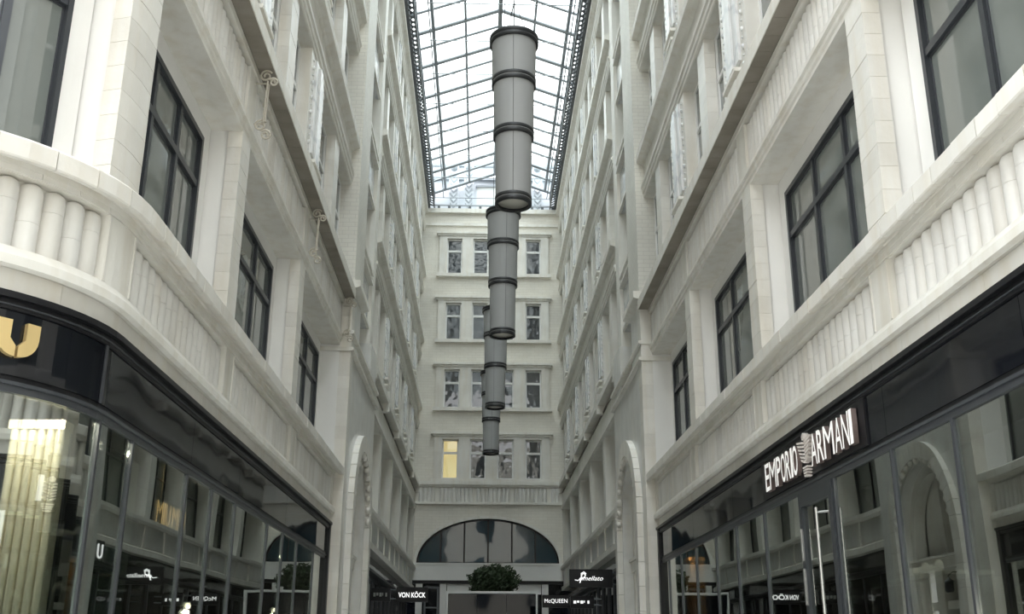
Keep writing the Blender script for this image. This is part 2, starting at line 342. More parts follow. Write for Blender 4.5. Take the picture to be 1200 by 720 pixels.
# ------------------------------------------------------------------ near block of each side wall
def near_block(side):
    w = WALL[side]; y0, ye = Y0[side], YE[side]; piers = PIERS[side]
    divs = [((a+b)/2) for a, b in piers]
    # plain band over the shop and lower moulding
    bd = part('stone_band', 'cream', w, (-0.9, -0.006, y0, ye, 4.40, 4.66), side=side); yy = ye
    while yy > y0+0.1:
        q = max(y0, yy-random.uniform(0.7, 0.9)); part('band_slab', 'tile', bd, (-0.006, 0.0, q+0.002, yy-0.002, 4.41, 4.615), side=side); yy = q
    mb = MB(); sweep(mb, side, [(-0.9, 4.62), (0.03, 4.62), (0.06, 4.60), (0.11, 4.62), (0.11, 4.70), (0.05, 4.79), (-0.9, 4.79)], y0, ye); mb.build('base_moulding', 'cream', w)
    # parapet with half-round flutes between flat dividers
    pp = part('parapet', 'cream', w, (-0.9, -0.11, y0, ye, 4.79, 5.50), side=side)
    ed = [y0-0.25]+divs+[ye+0.0]
    for i in range(len(ed)-1):
        a = ed[i]+0.25; b = ed[i+1]-(0.25 if i < len(ed)-2 else 0.12)
        if side == 'L' and i == 0: a = 5.2
        if side == 'L' and i == 0: b = 9.02
        if side == 'L' and i == 1: a = 9.58
        n = max(1, round((b-a)/0.225)); st = (b-a)/n
        for k in range(n): place('flute', random.choice(FL_LOW), pp, side, -0.112, a+(k+0.5)*st, 4.79)
    for i, d in enumerate(divs):
        hw = 0.25 if not (side == 'L' and i == 0) else 0.28
        dv = part('divider', 'cream', w, (-0.11, 0.045, d-hw, d+hw, 4.79, 5.44), side=side)
        part('divider_edge', 'tile', dv, (0.045, 0.058, d-hw, d-hw+0.035, 4.80, 5.43), (0.045, 0.058, d+hw-0.035, d+hw, 4.80, 5.43), side=side)
    part('divider', 'cream', w, (-0.11, 0.045, ye-0.12, ye, 4.79, 5.44), side=side)
    # upper rail and coping, stone by stone
    rl = part('rail', 'cream', w, (-0.9, 0.03, y0, ye, 5.44, 5.50), side=side)
    cp = part('coping_bed', 'cream', w, (-0.95, 0.06, y0, ye, 5.50, 5.67), side=side)
    y = ye
    while y > y0+0.05:
        L = random.uniform(0.36, 0.44); a = max(y0, y-L); j = random.uniform(-0.004, 0.004)
        m = MB(); sweep(m, side, [(0.03, 5.445), (0.055, 5.445), (0.055, 5.535), (0.03, 5.535)], a+0.003, y-0.003); m.build('rail_stone', 'tile', rl)
        m = MB(); sweep(m, side, [(0.0, 5.56), (0.09, 5.56), (0.17, 5.50), (0.20, 5.49), (0.25+j, 5.485), (0.26+j, 5.50), (0.26+j, 5.655), (0.23+j, 5.685), (0.0, 5.69)], a+0.005, y-0.005)
        m.build('coping_stone', 'tile', cp); y = a
    # piers with ceramic courses, plaster reveals, windows
    for i, (a, b) in enumerate(piers):
        pr = part('pier', 'plaster', w, (-0.95, -0.20, a+0.03, b-0.03, 5.68, 8.66), side=side)
        courses(pr, side, -0.20, 0.0, a, b, 5.68, 8.62, 0.27)
    opens = []
    if side == 'L': opens = [(0, 5.9, 8.98), (1, 9.6, 13.35), (2, 13.85, 18.4), (3, 18.9, ye)]
    else: opens = [(-1, 2.0, 4.83), (0, 5.33, 9.83), (1, 10.33, 14.83), (2, 15.33, 19.83), (3, 20.33, ye)]
    for idx, a, b in opens:
        bw = 0.36
        # flat border round the window at the back of the reveal
        mb = MB()
        wbox(mb, side, -0.95, -0.45, a, a+bw, 5.68, 8.64); wbox(mb, side, -0.95, -0.45, b-bw, b, 5.68, 8.64)
        wbox(mb, side, -0.95, -0.45, a+bw, b-bw, 8.30, 8.64); mb.build('window_reveal', 'plaster', w)
        part('window_sill', 'plaster', w, (-0.95, 0.0, a, b, 5.66, 5.72), side=side)
        window_big(side, idx, a+bw, b-bw)
    part('end_jamb', 'plaster', w, (-0.95, 0.0, ye-0.02, ye+0.05, 5.68, 8.66), side=side)
    # lintel, fluted frieze, cornice
    mb = MB(); sweep(mb, side, [(-0.95, 8.62), (-0.20, 8.62), (-0.20, 8.60), (0.0, 8.60), (0.0, 8.66), (0.025, 8.68), (0.025, 8.74), (0.06, 8.76), (0.06, 8.82), (-0.02, 8.86), (-0.95, 8.86)], y0, ye); mb.build('lintel', 'cream', w)
    fz = part('frieze', 'cream', w, (-0.95, -0.105, y0, ye, 8.86, 9.72), side=side)
    for i in range(len(ed)-1):
        a = ed[i]+0.25; b = ed[i+1]-(0.25 if i < len(ed)-2 else 0.0)
        a = max(a, 8.0 if side == 'L' else 6.0)
        if b-a < 0.3: continue
        n = max(1, round((b-a)/0.19)); st = (b-a)/n
        for k in range(n): place('flute', random.choice(FL_HIGH), fz, side, -0.107, a+(k+0.5)*st, 8.86)
    for d in divs: part('frieze_divider', 'cream', w, (-0.105, 0.03, d-0.25, d+0.25, 8.86, 9.66), side=side)
    cn = part('cornice', 'cream', w, (-0.95, 0.02, y0, ye, 9.68, 9.98), side=side)
    part('cornice_lip', 'cream', cn, (0.02, 0.06, y0, ye, 9.66, 9.76), side=side)
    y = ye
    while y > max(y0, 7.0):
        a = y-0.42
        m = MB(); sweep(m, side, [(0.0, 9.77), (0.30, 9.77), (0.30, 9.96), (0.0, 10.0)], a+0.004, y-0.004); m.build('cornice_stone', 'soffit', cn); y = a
    part('gutter_edge', 'cream', cn, (0.30, 0.315, 7.0, ye, 9.76, 9.99), side=side)

def beads(parent, side, o, y, z0, z1, step=0.16, r=0.035):
    m = MB(); z = z0
    k = 0
    while z < z1:
        m.sphere(wp(side, o, y, z), r if k % 2 == 0 else r*0.62, 6, 4, sz=1.0 if k % 2 else 1.5); z += step; k += 1
    return m.build('bead_chain', 'marble', parent)

def storey(side, centers, ya, yb, z0, z1, ztop, detail, of=0.03):
    """one upper floor: ornamental pilasters, paired recessed windows, spandrel with cornice above"""
    w = WALL[side]; pw = 0.80
    spans = []
    e = ya
    for c in centers:
        if c-pw-e > 0.5: spans.append((e, c-pw))
        e = c+pw
    if yb-e > 0.5: spans.append((e, yb))
    for c in centers:
        p = part('pilaster', 'tile', w, (-0.95, of, max(c-pw, ya), min(c+pw, yb), z0, z1), side=side)
        if c-pw < ya-0.3 or c+pw > yb+0.3: continue
        part('panel', 'marble', p, (of, of+0.05, c-0.42, c+0.42, z0+0.75, z1-0.06), side=side)
        part('panel_rib', 'marble', p, (of+0.05, of+0.085, c-0.13, c+0.13, z0+0.75, z1-0.06), side=side)
        for s in (0.32, 0.55): part('slot_bar', 'cream', p, (of, of+0.13, c-0.42, c+0.42, z0+s, z0+s+0.07), side=side)
        if detail:
            for dy in (-0.60, 0.60): beads(p, side, of+0.01, c+dy, z0+0.25, z1-0.05)
    for a, b in spans:
        n = 2 if b-a > 2.4 else 1; mw = 0.62; ow = (b-a-(n-1)*mw)/n
        for k in range(n):
            oa = a+k*(ow+mw); ob = oa+ow
            if k:
                m0, m1 = oa-mw, oa
                mu = part('mullion_pier', 'plaster', w, (-0.95, of-0.22, m0+0.02, m1-0.02, z0, z1), side=side)
                if detail: courses(mu, side, of-0.22, of-0.015, m0, m1, z0, z1, 0.31)
                else: part('pier_face', 'tile', mu, (of-0.22, of-0.015, m0, m1, z0, z1), side=side)
            fr = MB(); t = 0.06; d0, d1 = of-0.30, of-0.23
            wbox(fr, side, d0, d1, oa, oa+t, z0, z1); wbox(fr, side, d0, d1, ob-t, ob, z0, z1)
            wbox(fr, side, d0, d1, oa+t, ob-t, z1-t, z1); wbox(fr, side, d0, d1, oa+t, ob-t, z0, z0+t)
            zt = z0+(z1-z0)*0.66; wbox(fr, side, d0, d1, oa+t, ob-t, zt-0.04, zt+0.04)
            f = fr.build('window', 'whiteframe', w)
            for q0, q1 in ((z0+t, zt-0.04), (zt+0.04, z1-t)):
                part('pane', 'winpane', f, (d0+0.02, d0+0.035, oa+t, ob-t, q0, q1), side=side)
    mb = MB()
    sweep(mb, side, [(-0.95, z1), (of, z1), (of+0.025, z1+0.02), (of+0.025, z1+0.10), (of+0.055, z1+0.12), (of+0.055, z1+0.22), (of+0.09, z1+0.26), (of+0.09, z1+0.32),
                     (of, z1+0.40), (of, ztop-0.30), (of+0.06, ztop-0.24), (of+0.19, ztop-0.20), (of+0.20, ztop-0.03), (of+0.1, ztop+0.02), (-0.95, ztop+0.02)], ya, yb)
    mb.build('spandrel', 'cream', w)

LEVELS = [(9.98, 12.80, 14.0), (14.0, 16.52, 17.72), (17.72, 20.25, 21.44), (21.44, 23.95, 25.2)]
for s_ in ('L', 'R'):
    near_block(s_)
    cs = [(a+b)/2 for a, b in PIERS[s_]]
    for li, (z0, z1, zt) in enumerate(LEVELS):
        storey(s_, cs, 7.9 if s_ == 'L' else 4.0, YE[s_], z0, z1, zt, li < 2)
    # solid core behind, and the ceiling over the shops
    part('core', 'plaster', WALL[s_], (-1.6, -0.9, Y0[s_], YEND, 4.45, ZTOP), side=s_)

# ------------------------------------------------------------------ tower bay with arched portal
def tower(side):
    w = WALL[side]; a, b = YE[side], YT; F = 0.27; yc = (a+b)/2+0.05; zs = 4.85; ro, ri = 2.15, 1.62
    sw = part('tower_flank', 'cream', w, (-0.95, 0.0, a, a+0.3, 0, 10.0), side=side)
    # grey panel wall with the arch cut out: fan of quads
    mb = MB(); N = 24
    def P(y, z, o): return wp(side, o, y, z)
    arc = [(yc-ri*math.cos(PI*i/N), zs+ri*math.sin(PI*i/N)) for i in range(N+1)]
    top = [(a+0.45+(b-a-0.45)*i/N, 8.44) for i in range(N+1)]
    for o in (F-0.03,):
        vs = [P(y, z, o) for y, z in arc]+[P(y, z, o) for y, z in top]
        mb.add(vs, [(i, i+1, N+2+i, N+1+i) for i in range(N)])
        mb.add([P(arc[0][0], zs, o), P(top[0][0], 8.44, o), P(top[0][0], 0, o), P(arc[0][0], 0, o)], [(0, 1, 2, 3)])
        mb.add([P(arc[-1][0], zs, o), P(b, 8.44, o), P(b, 0, o), P(arc[-1][0], 0, o)], [(0, 1, 2, 3)])
    for i in range(N): mb.add([P(*arc[i], F-0.03), P(*arc[i+1], F-0.03), P(*arc[i+1], -0.75), P(*arc[i], -0.75)], [(0, 1, 2, 3)])
    for y in (arc[0][0], arc[-1][0]): mb.add([P(y, zs, F-0.03), P(y, 0, F-0.03), P(y, 0, -0.75), P(y, zs, -0.75)], [(0, 1, 2, 3)])
    mb.add([P(b, 0, F-0.03), P(b, 8.44, F-0.03), P(b, 8.44, -0.9), P(b, 0, -0.9)], [(0, 1, 2, 3)])
    tw = mb.build('tower_wall', 'panelgrey', w, recalc=False)
    # corner pier of pale blocks
    cpi = part('corner_pier', 'cream', w, (-0.2, F-0.02, a+0.02, a+0.42, 0, 8.44), side=side)
    courses(cpi, side, -0.02, F, a-0.01, a+0.45, 0, 8.44, 0.30)
    # archivolt: voussoirs, then the plain stilts below the springing
    av = part('archivolt', 'cream', w, (-0.3, F-0.02, yc-ro+0.06, yc-ri-0.02, 0.02, 0.3), (-0.3, F-0.02, yc+ri+0.02, yc+ro-0.06, 0.02, 0.3), side=side)
    n = 17
    for k in range(n):
        t0, t1 = PI*k/n+0.004, PI*(k+1)/n-0.004; m = MB()
        pts = [(yc-ro*math.cos(t0), zs+ro*math.sin(t0)), (yc-ro*math.cos((t0+t1)/2), zs+ro*math.sin((t0+t1)/2)), (yc-ro*math.cos(t1), zs+ro*math.sin(t1)),
               (yc-(ri+0.12)*math.cos(t1), zs+(ri+0.12)*math.sin(t1)), (yc-(ri+0.12)*math.cos(t0), zs+(ri+0.12)*math.sin(t0))]
        m.prism(pts, lambda p, o: P(p[0], p[1], o), F-0.1, F+0.12); m.build('voussoir', 'tile', av)
        tm = (t0+t1)/2; rr = ri+0.06; m = MB()
        m.sphere(P(yc-rr*math.cos(tm), zs+rr*math.sin(tm), F+0.06), 0.075, 8, 5, sx=0.9, sy=1.2, sz=1.2); m.build('rosette', 'tile', av)
    for k in range(8):
        z0 = 0.3+k*(zs-0.3)/8; z1 = z0+(zs-0.3)/8
        for y0, y1 in ((yc-ro, yc-ri-0.12), (yc+ri+0.12, yc+ro)): part('stilt_block', 'tile', av, (F-0.1, F+0.12, y0, y1, z0+0.004, z1-0.004), side=side)
    # inner ring, niche with window jambs, lintel and doorway
    m = MB()
    for k in range(20):
        t0, t1 = PI*k/20, PI*(k+1)/20; pts = [(yc-r*math.cos(t), zs+r*math.sin(t)) for r, t in ((ri, t0), (ri, t1), (ri-0.28, t1), (ri-0.28, t0))]
        m.prism(pts, lambda p, o: P(p[0], p[1], o), -0.32, -0.02)
    wbox(m, side, -0.32, -0.02, yc-ri, yc-ri+0.28, 0, zs); wbox(m, side, -0.32, -0.02, yc+ri-0.28, yc+ri, 0, zs)
    m.build('inner_ring', 'cream', w)
    part('niche_wall', 'plaster', w, (-0.92, -0.72, yc-ri, yc+ri, 3.9, zs+ri), side=side)
    nj = part('niche_pier', 'cream', w, (-0.72, -0.40, yc+0.35, yc+1.3, 4.05, zs+1.5), side=side)
    courses(nj, side, -0.40, -0.36, yc+0.33, yc+1.32, 4.05, zs+1.45, 0.42)
    part('portal_lintel', 'cream', w, (-0.75, 0.04, yc-ri, yc+ri, 3.72, 4.05), (-0.75, 0.10, yc-ri, yc+ri, 3.98, 4.05), side=side)
    part('portal_glass', 'fascia', w, (-0.62, -0.58, yc-ri+0.28, yc+ri-0.28, 0.02, 3.72), side=side)
    part('portal_post', 'cream', w, (-0.55, -0.2, yc-0.75, yc-0.35, 0, 3.72), (-0.55, -0.2, yc+0.35, yc+0.75, 0, 3.72), (-0.5, -0.25, yc-ri, yc+ri, 2.75, 2.95), side=side)
    # ledges and little pedestal zone under the main cornice
    for z, h, p in ((8.44, 0.09, 0.07), (8.86, 0.09, 0.06)):
        m = MB(); sweep(m, side, [(-0.9, z), (F, z), (F+p, z+0.02), (F+p, z+h), (-0.9, z+h+0.02)], a-p, b+0.05); m.build('tower_ledge', 'cream', w)
    part('tower_attic', 'panelgrey', w, (-0.9, F-0.03, a+0.42, a+1.75, 8.52, 10.05), (-0.9, F-0.05, b-1.5, b, 8.52, 10.05), (-0.9, -0.1, a+1.7, b-1.4, 8.52, 9.0), side=side)
    ca = part('corner_block', 'cream', w, (-0.2, F-0.02, a+0.01, a+0.42, 8.52, 10.05), side=side)
    courses(ca, side, -0.02, F, a-0.01, a+0.45, 8.55, 8.86, 0.31); courses(ca, side, -0.02, F-0.01, a, a+0.44, 8.97, 10.05, 0.36)
    m = MB(); sweep(m, side, [(-0.9, 10.0), (F, 10.0), (F+0.16, 10.06), (F+0.16, 10.22), (-0.9, 10.26)], a-0.10, a+1.9); m.build('tower_cornice', 'cream', w)
    # shafts and the slit window column
    part('brick_shaft', 'towerbrick', w, (-0.9, F, a, a+1.72, 10.24, ZTOP), side=side)
    part('plain_shaft', 'cream', w, (-0.9, 0.16, b-1.45, b-0.75, 10.0, ZTOP), (-0.9, 0.0, b-0.75, b, 10.0, ZTOP), side=side)
    sa, sb = a+1.72, b-1.45
    heads = [10.5, 14.23, 17.96, 21.7, 25.2]
    for i, h in enumerate(heads):
        if i < 4:
            sp = part('spandrel_panel', 'marble', w, (-0.9, 0.05, sa, sb, h, h+1.95), side=side)
            part('head_edge', 'cream', sp, (0.05, 0.12, sa, sb, h, h+0.10), side=side)
            for s in (1.28, 1.56): part('slot_bar', 'cream', sp, (0.05, 0.19, sa+0.15, sb-0.1, h+s, h+s+0.08), side=side)
        z0 = heads[i-1]+1.95 if i else 8.9
        f = MB(); d0, d1 = -0.42, -0.34
        wbox(f, side, d0, d1, sa, sa+0.08, z0, h); wbox(f, side, d0, d1, sb-0.08, sb, z0, h); wbox(f, side, d0, d1, sa+0.08, sb-0.08, h-0.08, h); wbox(f, side, d0, d1, sa+0.08, sb-0.08, z0, z0+0.08)
        wbox(f, side, d0, d1, (sa+sb)/2-0.05, (sa+sb)/2+0.05, z0+0.08, h-0.08)
        f = f.build('window', 'whiteframe', w)
        for y0, y1 in ((sa+0.08, (sa+sb)/2-0.05), ((sa+sb)/2+0.05, sb-0.08)): part('pane', 'winpane', f, (d0+0.02, d0+0.035, y0, y1, z0+0.08, h-0.08), side=side)

# ------------------------------------------------------------------ far block
def far_block(side):
    w = WALL[side]; n = 5; bw = (YEND-YT-0.25)/n; c = [YT+0.25+bw*k for k in range(n+1)]
    # parapet of framed panels
    pp = part('panel_parapet', 'cream', w, (-0.9, 0.0, YT, YEND, 4.72, 5.60), side=side)
    m = MB(); sweep(m, side, [(-0.9, 5.58), (0.06, 5.58), (0.16, 5.64), (0.16, 5.76), (-0.9, 5.80)], YT, YEND); m.build('parapet_rail', 'cream', w)
    m = MB(); sweep(m, side, [(-0.9, 4.62), (0.10, 4.62), (0.10, 4.80), (0.05, 4.84), (-0.9, 4.84)], YT, YEND); m.build('parapet_base', 'cream', w)
    k = 0; y = YT+0.1
    while y < YEND-0.2:
        part('stile', 'cream', pp, (0.0, 0.06, y, y+0.22, 4.84, 5.58), side=side); y += bw/2
    y = YT+0.1
    while y+bw/2 <= YEND+0.2:
        part('recessed_panel', 'panelgrey', pp, (0.0, 0.015, y+0.22, min(y+bw/2, YEND), 4.90, 5.52), side=side); y += bw/2
    for i in range(n+1):
        yy = c[i]; part('pier', 'cream', w, (-0.9, 0.0, max(yy-0.3, YT), min(yy+0.3, YEND), 5.78, 8.64), side=side)
    for i in range(n):
        a, b = c[i]+0.3, c[i+1]-0.3
        f = MB(); d0, d1 = -0.85, -0.78
        wbox(f, side, d0, d1, a, b, 5.78, 5.86); wbox(f, side, d0, d1, a, b, 8.52, 8.62); wbox(f, side, d0, d1, a, b, 7.6, 7.68)
        for q in range(4): yy = a+(b-a-0.08)*q/3; wbox(f, side, d0, d1, yy, yy+0.08, 5.86, 8.52)
        f = f.build('window', 'frame', w)
        for q in range(3):
            for z0, z1 in ((5.86, 7.6), (7.68, 8.52)): part('pane', 'winpane', f, (d0+0.01, d0+0.025, a+0.08+(b-a-0.08)*q/3, a+(b-a-0.08)*(q+1)/3, z0, z1), side=side)
    m = MB(); sweep(m, side, [(-0.9, 8.62), (0.0, 8.62), (0.08, 8.66), (0.08, 8.80), (0.0, 8.84), (0.0, 9.45), (-0.08, 9.45), (-0.08, 9.74), (-0.9, 9.74)], YT, YEND); m.build('entablature', 'cream', w)
    m = MB(); sweep(m, side, [(-0.9, 9.74), (0.20, 9.74), (0.20, 9.95), (-0.9, 9.99)], YT, YEND); cn = m.build('cornice', 'cream', w)
    for i in range(n+1): part('bracket', 'cream', cn, (-0.08, 0.22, max(YT, c[i]-0.14), min(c[i]+0.14, YEND), 9.46, 9.80), side=side)
    for i in range(n): part('cornice_shade_strip', 'soffit', cn, (-0.08, 0.03, c[i]+0.2, c[i+1]-0.2, 9.47, 9.53), side=side)  # dark strips standing in for the shade under the cornice between brackets
    for li, (z0, z1, zt) in enumerate(LEVELS):
        storey(side, [x for x in c[1:-1]], YT, YEND, z0, z1, zt, li < 2)
    # shops below
    gl = part('shop_fascia', 'fascia', w, (-0.35, -0.2, YT, YEND, 4.05, 4.62), side=side)
    sg = part('shop_window', 'frame', w, (-0.34, -0.24, YT, YEND, 3.95, 4.05), (-0.34, -0.24, YT, YEND, 0, 0.25), (-0.34, -0.24, YT, YEND, 2.55, 2.62), side=side)
    k = 14; d = (YEND-YT)/k
    for i in range(k+1):
        part('mullion', 'mullion', sg, (-0.34, -0.22, YT+i*d-0.04, YT+i*d+0.04, 0.25, 3.95), side=side)
        if i < k: part('pane', 'fascia', sg, (-0.31, -0.29, YT+i*d+0.04, YT+(i+1)*d-0.04, 0.25, 3.95), side=side)
    part('awning_rail', 'black', w, (-0.3, 0.05, YT, YEND, 4.02, 4.10), side=side)
for s_ in ('L', 'R'): tower(s_); far_block(s_)

# ------------------------------------------------------------------ shop fronts of the near block
def shopfront(side, n, muls, label, ya, yb, door=None):
    s = struct('window_%d' % n, label, 'shop window')
    o0 = -0.05
    part('plinth', 'black', s, (-0.2, 0.02, ya, yb, 0, 0.22), side=side)
    part('transom', 'mullion', s, (-0.12, 0.0, ya, yb, 3.66, 3.69), (-0.12, -0.02, ya, yb, 3.60, 3.66), side=side)
    part('transom_shadow_gap', 'black', s, (-0.10, -0.02, ya, yb, 3.69, 3.735), side=side)
    tr = part('top_trim', 'black', s, (-0.3, 0.02, ya, yb, 4.27, 4.41), (-0.3, 0.075, ya, yb, 4.355, 4.41), side=side)
    part('trim_line', 'mullion', tr, (0.02, 0.035, ya, yb, 4.30, 4.312), side=side)
    part('end_post', 'black', s, (-0.25, 0.05, yb-0.16, yb, 0, 4.41), side=side)
    ys = sorted(muls); ed = [ya]+ys+[yb-0.16]
    for y in ys:
        part('mullion', 'mullion', s, (-0.07, -0.02, y-0.024, y+0.024, 0.22, 3.60), side=side)
    for i in range(len(ed)-1):
        a, b = ed[i]+(0.028 if i else 0), ed[i+1]-(0.028 if i < len(ed)-2 else 0)
        if door and abs((a+b)/2-door) < 0.4: continue
        part('pane', 'shopglass', s, (-0.055, -0.043, a, b, 0.22, 3.60), side=side)
    fy = ya; fed = [e for i, e in enumerate(ed) if i % 2 == 0 or i == len(ed)-1]
    for i in range(len(fed)-1): part('fascia_panel', 'fascia', s, (-0.10, -0.005, fed[i]+0.004, fed[i+1]-0.004, 3.735, 4.27), side=side)
    return s
sfL = shopfront('L', 9, [6.9, 9.45, 10.40, 12.45, 13.65, 15.0, 17.35, 18.75, 20.25, 22.3], 'curved corner shop front with dark fascia and gold lettering', 4.0, 24.08)
sfR = shopfront('R', 10, [5.4, 7.55, 9.0, 10.45, 12.29, 13.68, 15.49, 17.26, 18.84, 20.65, 22.22, 23.7], 'long glazed shop front under the white lettered sign', 2.0, 24.63, door=12.98)

# glazed door in the right shop front
d1 = struct('door_1', 'tall glass shop door with dark frame and long steel handle', 'door')
m = MB()
for y0, y1, z0, z1 in ((12.32, 12.44, 0.02, 3.60), (13.53, 13.65, 0.02, 3.60), (12.44, 13.53, 3.42, 3.60), (12.44, 13.53, 0.02, 0.2)): wbox(m, 'R', -0.09, 0.0, y0, y1, z0, z1)
m.build('door_frame', 'frame', d1)
part('pane', 'shopglass', d1, (-0.05, -0.04, 12.44, 13.53, 0.2, 3.42), side='R')
m = MB(); m.tube([wp('R', 0.10, 12.62, 0.5), wp('R', 0.10, 12.62, 3.30)], 0.022, 8)
m.tube([wp('R', -0.02, 12.50, 3.24), wp('R', 0.10, 12.62, 3.24)], 0.014, 6); m.build('handle', 'chrome', d1)
part('hinge_cover', 'chrome', d1, (0.0, 0.02, 13.57, 13.62, 2.75, 3.15), (0.0, 0.02, 13.57, 13.62, 2.2, 2.65), side='R')

# rooms behind the glass
def shop_room(side, ya, yb):
    w = WALL[side]
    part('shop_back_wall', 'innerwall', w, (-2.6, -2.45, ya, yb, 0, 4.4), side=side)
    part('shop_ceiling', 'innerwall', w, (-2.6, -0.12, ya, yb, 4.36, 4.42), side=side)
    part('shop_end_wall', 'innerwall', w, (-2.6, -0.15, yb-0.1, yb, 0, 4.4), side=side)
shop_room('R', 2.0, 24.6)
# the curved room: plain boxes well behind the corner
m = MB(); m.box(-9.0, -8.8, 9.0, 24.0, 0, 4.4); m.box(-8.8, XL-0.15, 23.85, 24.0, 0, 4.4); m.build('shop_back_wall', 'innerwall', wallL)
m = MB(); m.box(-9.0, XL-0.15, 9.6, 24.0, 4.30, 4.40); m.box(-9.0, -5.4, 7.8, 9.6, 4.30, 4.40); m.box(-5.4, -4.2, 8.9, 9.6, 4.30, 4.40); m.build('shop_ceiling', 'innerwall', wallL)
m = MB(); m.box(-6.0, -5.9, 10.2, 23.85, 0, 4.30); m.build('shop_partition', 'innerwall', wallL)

# ------------------------------------------------------------------ end wall
XC = 0.47
def endwall():
    w = wallB; y = YEND; a0, a1 = -3.36, 4.04; EX = 1.6; ac = (a0+a1)/2-0.02; hw = 3.60; rise = 2.22; zs = 5.94
    rows = [10.17, 13.92, 17.66, 21.42]; hh = 2.06; xs = [XC-2.17, XC-0.73, XC+0.70, XC+2.16]; ww = 0.84
    # masonry around the window openings, strip by strip
    mb = MB(); zc = 8.95
    for r in rows:
        mb.box(a0-EX, a1+EX, y, y+0.6, zc, r-0.02); e = a0-EX
        for x in xs: mb.box(e, x-ww/2, y, y+0.6, r-0.02, r+hh); e = x+ww/2
        mb.box(e, a1+EX, y, y+0.6, r-0.02, r+hh); zc = r+hh
    mb.box(a0-EX, a1+EX, y, y+0.6, zc, ZTOP); mb.build('brick_wall', 'brick', w)
    # arch spandrel
    mb = MB(); N = 28
    arc = [(ac-hw*math.cos(PI*i/N), zs+rise*math.sin(PI*i/N)) for i in range(N+1)]
    tp = [(a0-EX+(a1-a0+2*EX)*i/N, 8.95) for i in range(N+1)]
    mb.add([(x, y, z) for x, z in arc]+[(x, y, z) for x, z in tp], [(i, i+1, N+2+i, N+1+i) for i in range(N)])
    mb.add([(arc[0][0], y, zs), (a0-EX, y, 8.95), (a0-EX, y, zs)], [(0, 1, 2)]); mb.add([(arc[-1][0], y, zs), (a1+EX, y, 8.95), (a1+EX, y, zs)], [(0, 1, 2)])
    mb.add([(x, y, z) for x, z in arc]+[(x, y+0.5, z) for x, z in arc], [(i, i+1, N+2+i, N+1+i) for i in range(N)])
    mb.build('arch_wall', 'brick', w, recalc=False)
    mb = MB()
    for i in range(N):
        t0, t1 = PI*i/N, PI*(i+1)/N
        pts = [(ac-(hw+q)*math.cos(t), zs+(rise+q)*math.sin(t)) for q, t in ((0.0, t0), (0.0, t1), (0.14, t1), (0.14, t0))]
        mb.prism(pts, lambda p, t: (p[0], t, p[1]), y-0.05, y+0.1)
    mb.build('arch_moulding', 'cream', w)
    mb = MB(); mb.box(a0-EX, a1+EX, y-0.10, y+0.5, 5.09, 5.90); mb.box(a0-EX, a1+EX, y-0.14, y+0.5, 5.86, 5.94); mb.build('arch_lintel', 'plaster', w)
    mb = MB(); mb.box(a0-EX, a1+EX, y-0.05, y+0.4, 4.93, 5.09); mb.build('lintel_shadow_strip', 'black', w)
    # fluted band
    mb = MB(); mb.box(a0-EX, a1+EX, y-0.04, y, 8.95, 9.76); fb = mb.build('frieze', 'cream', w)
    mb = MB(); mb.box(a0-EX, a1+EX, y-0.14, y, 8.86, 8.98); mb.build('base_moulding', 'cream', w)
    mb = MB(); mb.box(a0-EX, a1+EX, y-0.16, y, 9.74, 9.84); mb.box(a0-EX, a1+EX, y-0.24, y, 9.84, 10.02); mb.build('cornice', 'cream', w)
    n = 34
    for k in range(n):
        if k % 9 == 4: continue
        o = obj('flute', FL_END, fb); o.location = (a0+0.1+(a1-a0-0.2)*(k+0.5)/n, y-0.042, 8.98); o.rotation_euler = (0, 0, PI)
    mb = MB(); mb.box(a0-EX, a1+EX, y-0.10, y, 24.25, 24.40); mb.box(a0-EX, a1+EX, y-0.20, y+0.3, 25.0, 25.25); mb.build('top_cornice', 'cream', w)
    # window surrounds
    for ri_, r in enumerate(rows):
        gx0, gx1 = xs[0]-ww/2-0.42, xs[-1]+ww/2+0.42
        s = MB(); e = gx0
        for x in xs: s.box(e, x-ww/2, y-0.10, y+0.02, r-0.02, r+hh+0.14); e = x+ww/2
        s.box(e, gx1, y-0.10, y+0.02, r-0.02, r+hh+0.14)
        for x in xs: s.box(x-ww/2, x+ww/2, y-0.10, y+0.02, r+hh, r+hh+0.14)
        sr = s.build('window_surround', 'tile', w)
        s = MB(); s.box(gx0-0.10, gx1+0.10, y-0.17, y, r+hh+0.14, r+hh+0.24); s.box(gx0-0.16, gx1+0.16, y-0.26, y, r+hh+0.24, r+hh+0.36); s.build('hood_moulding', 'cream', sr)
        s = MB(); s.box(gx0-0.12, gx1+0.12, y-0.22, y+0.02, r-0.20, r-0.02); s.build('sill', 'tile', sr)
    return rows, hh, xs, ww, ac, hw, rise, zs
rows, hh, xs, ww, ac, hw, rise, zs = endwall()
ORD = ['first', 'second', 'third', 'fourth']; ROWN = ['bottom row', 'second row from the bottom', 'third row from the bottom', 'top row']
nwin = 10
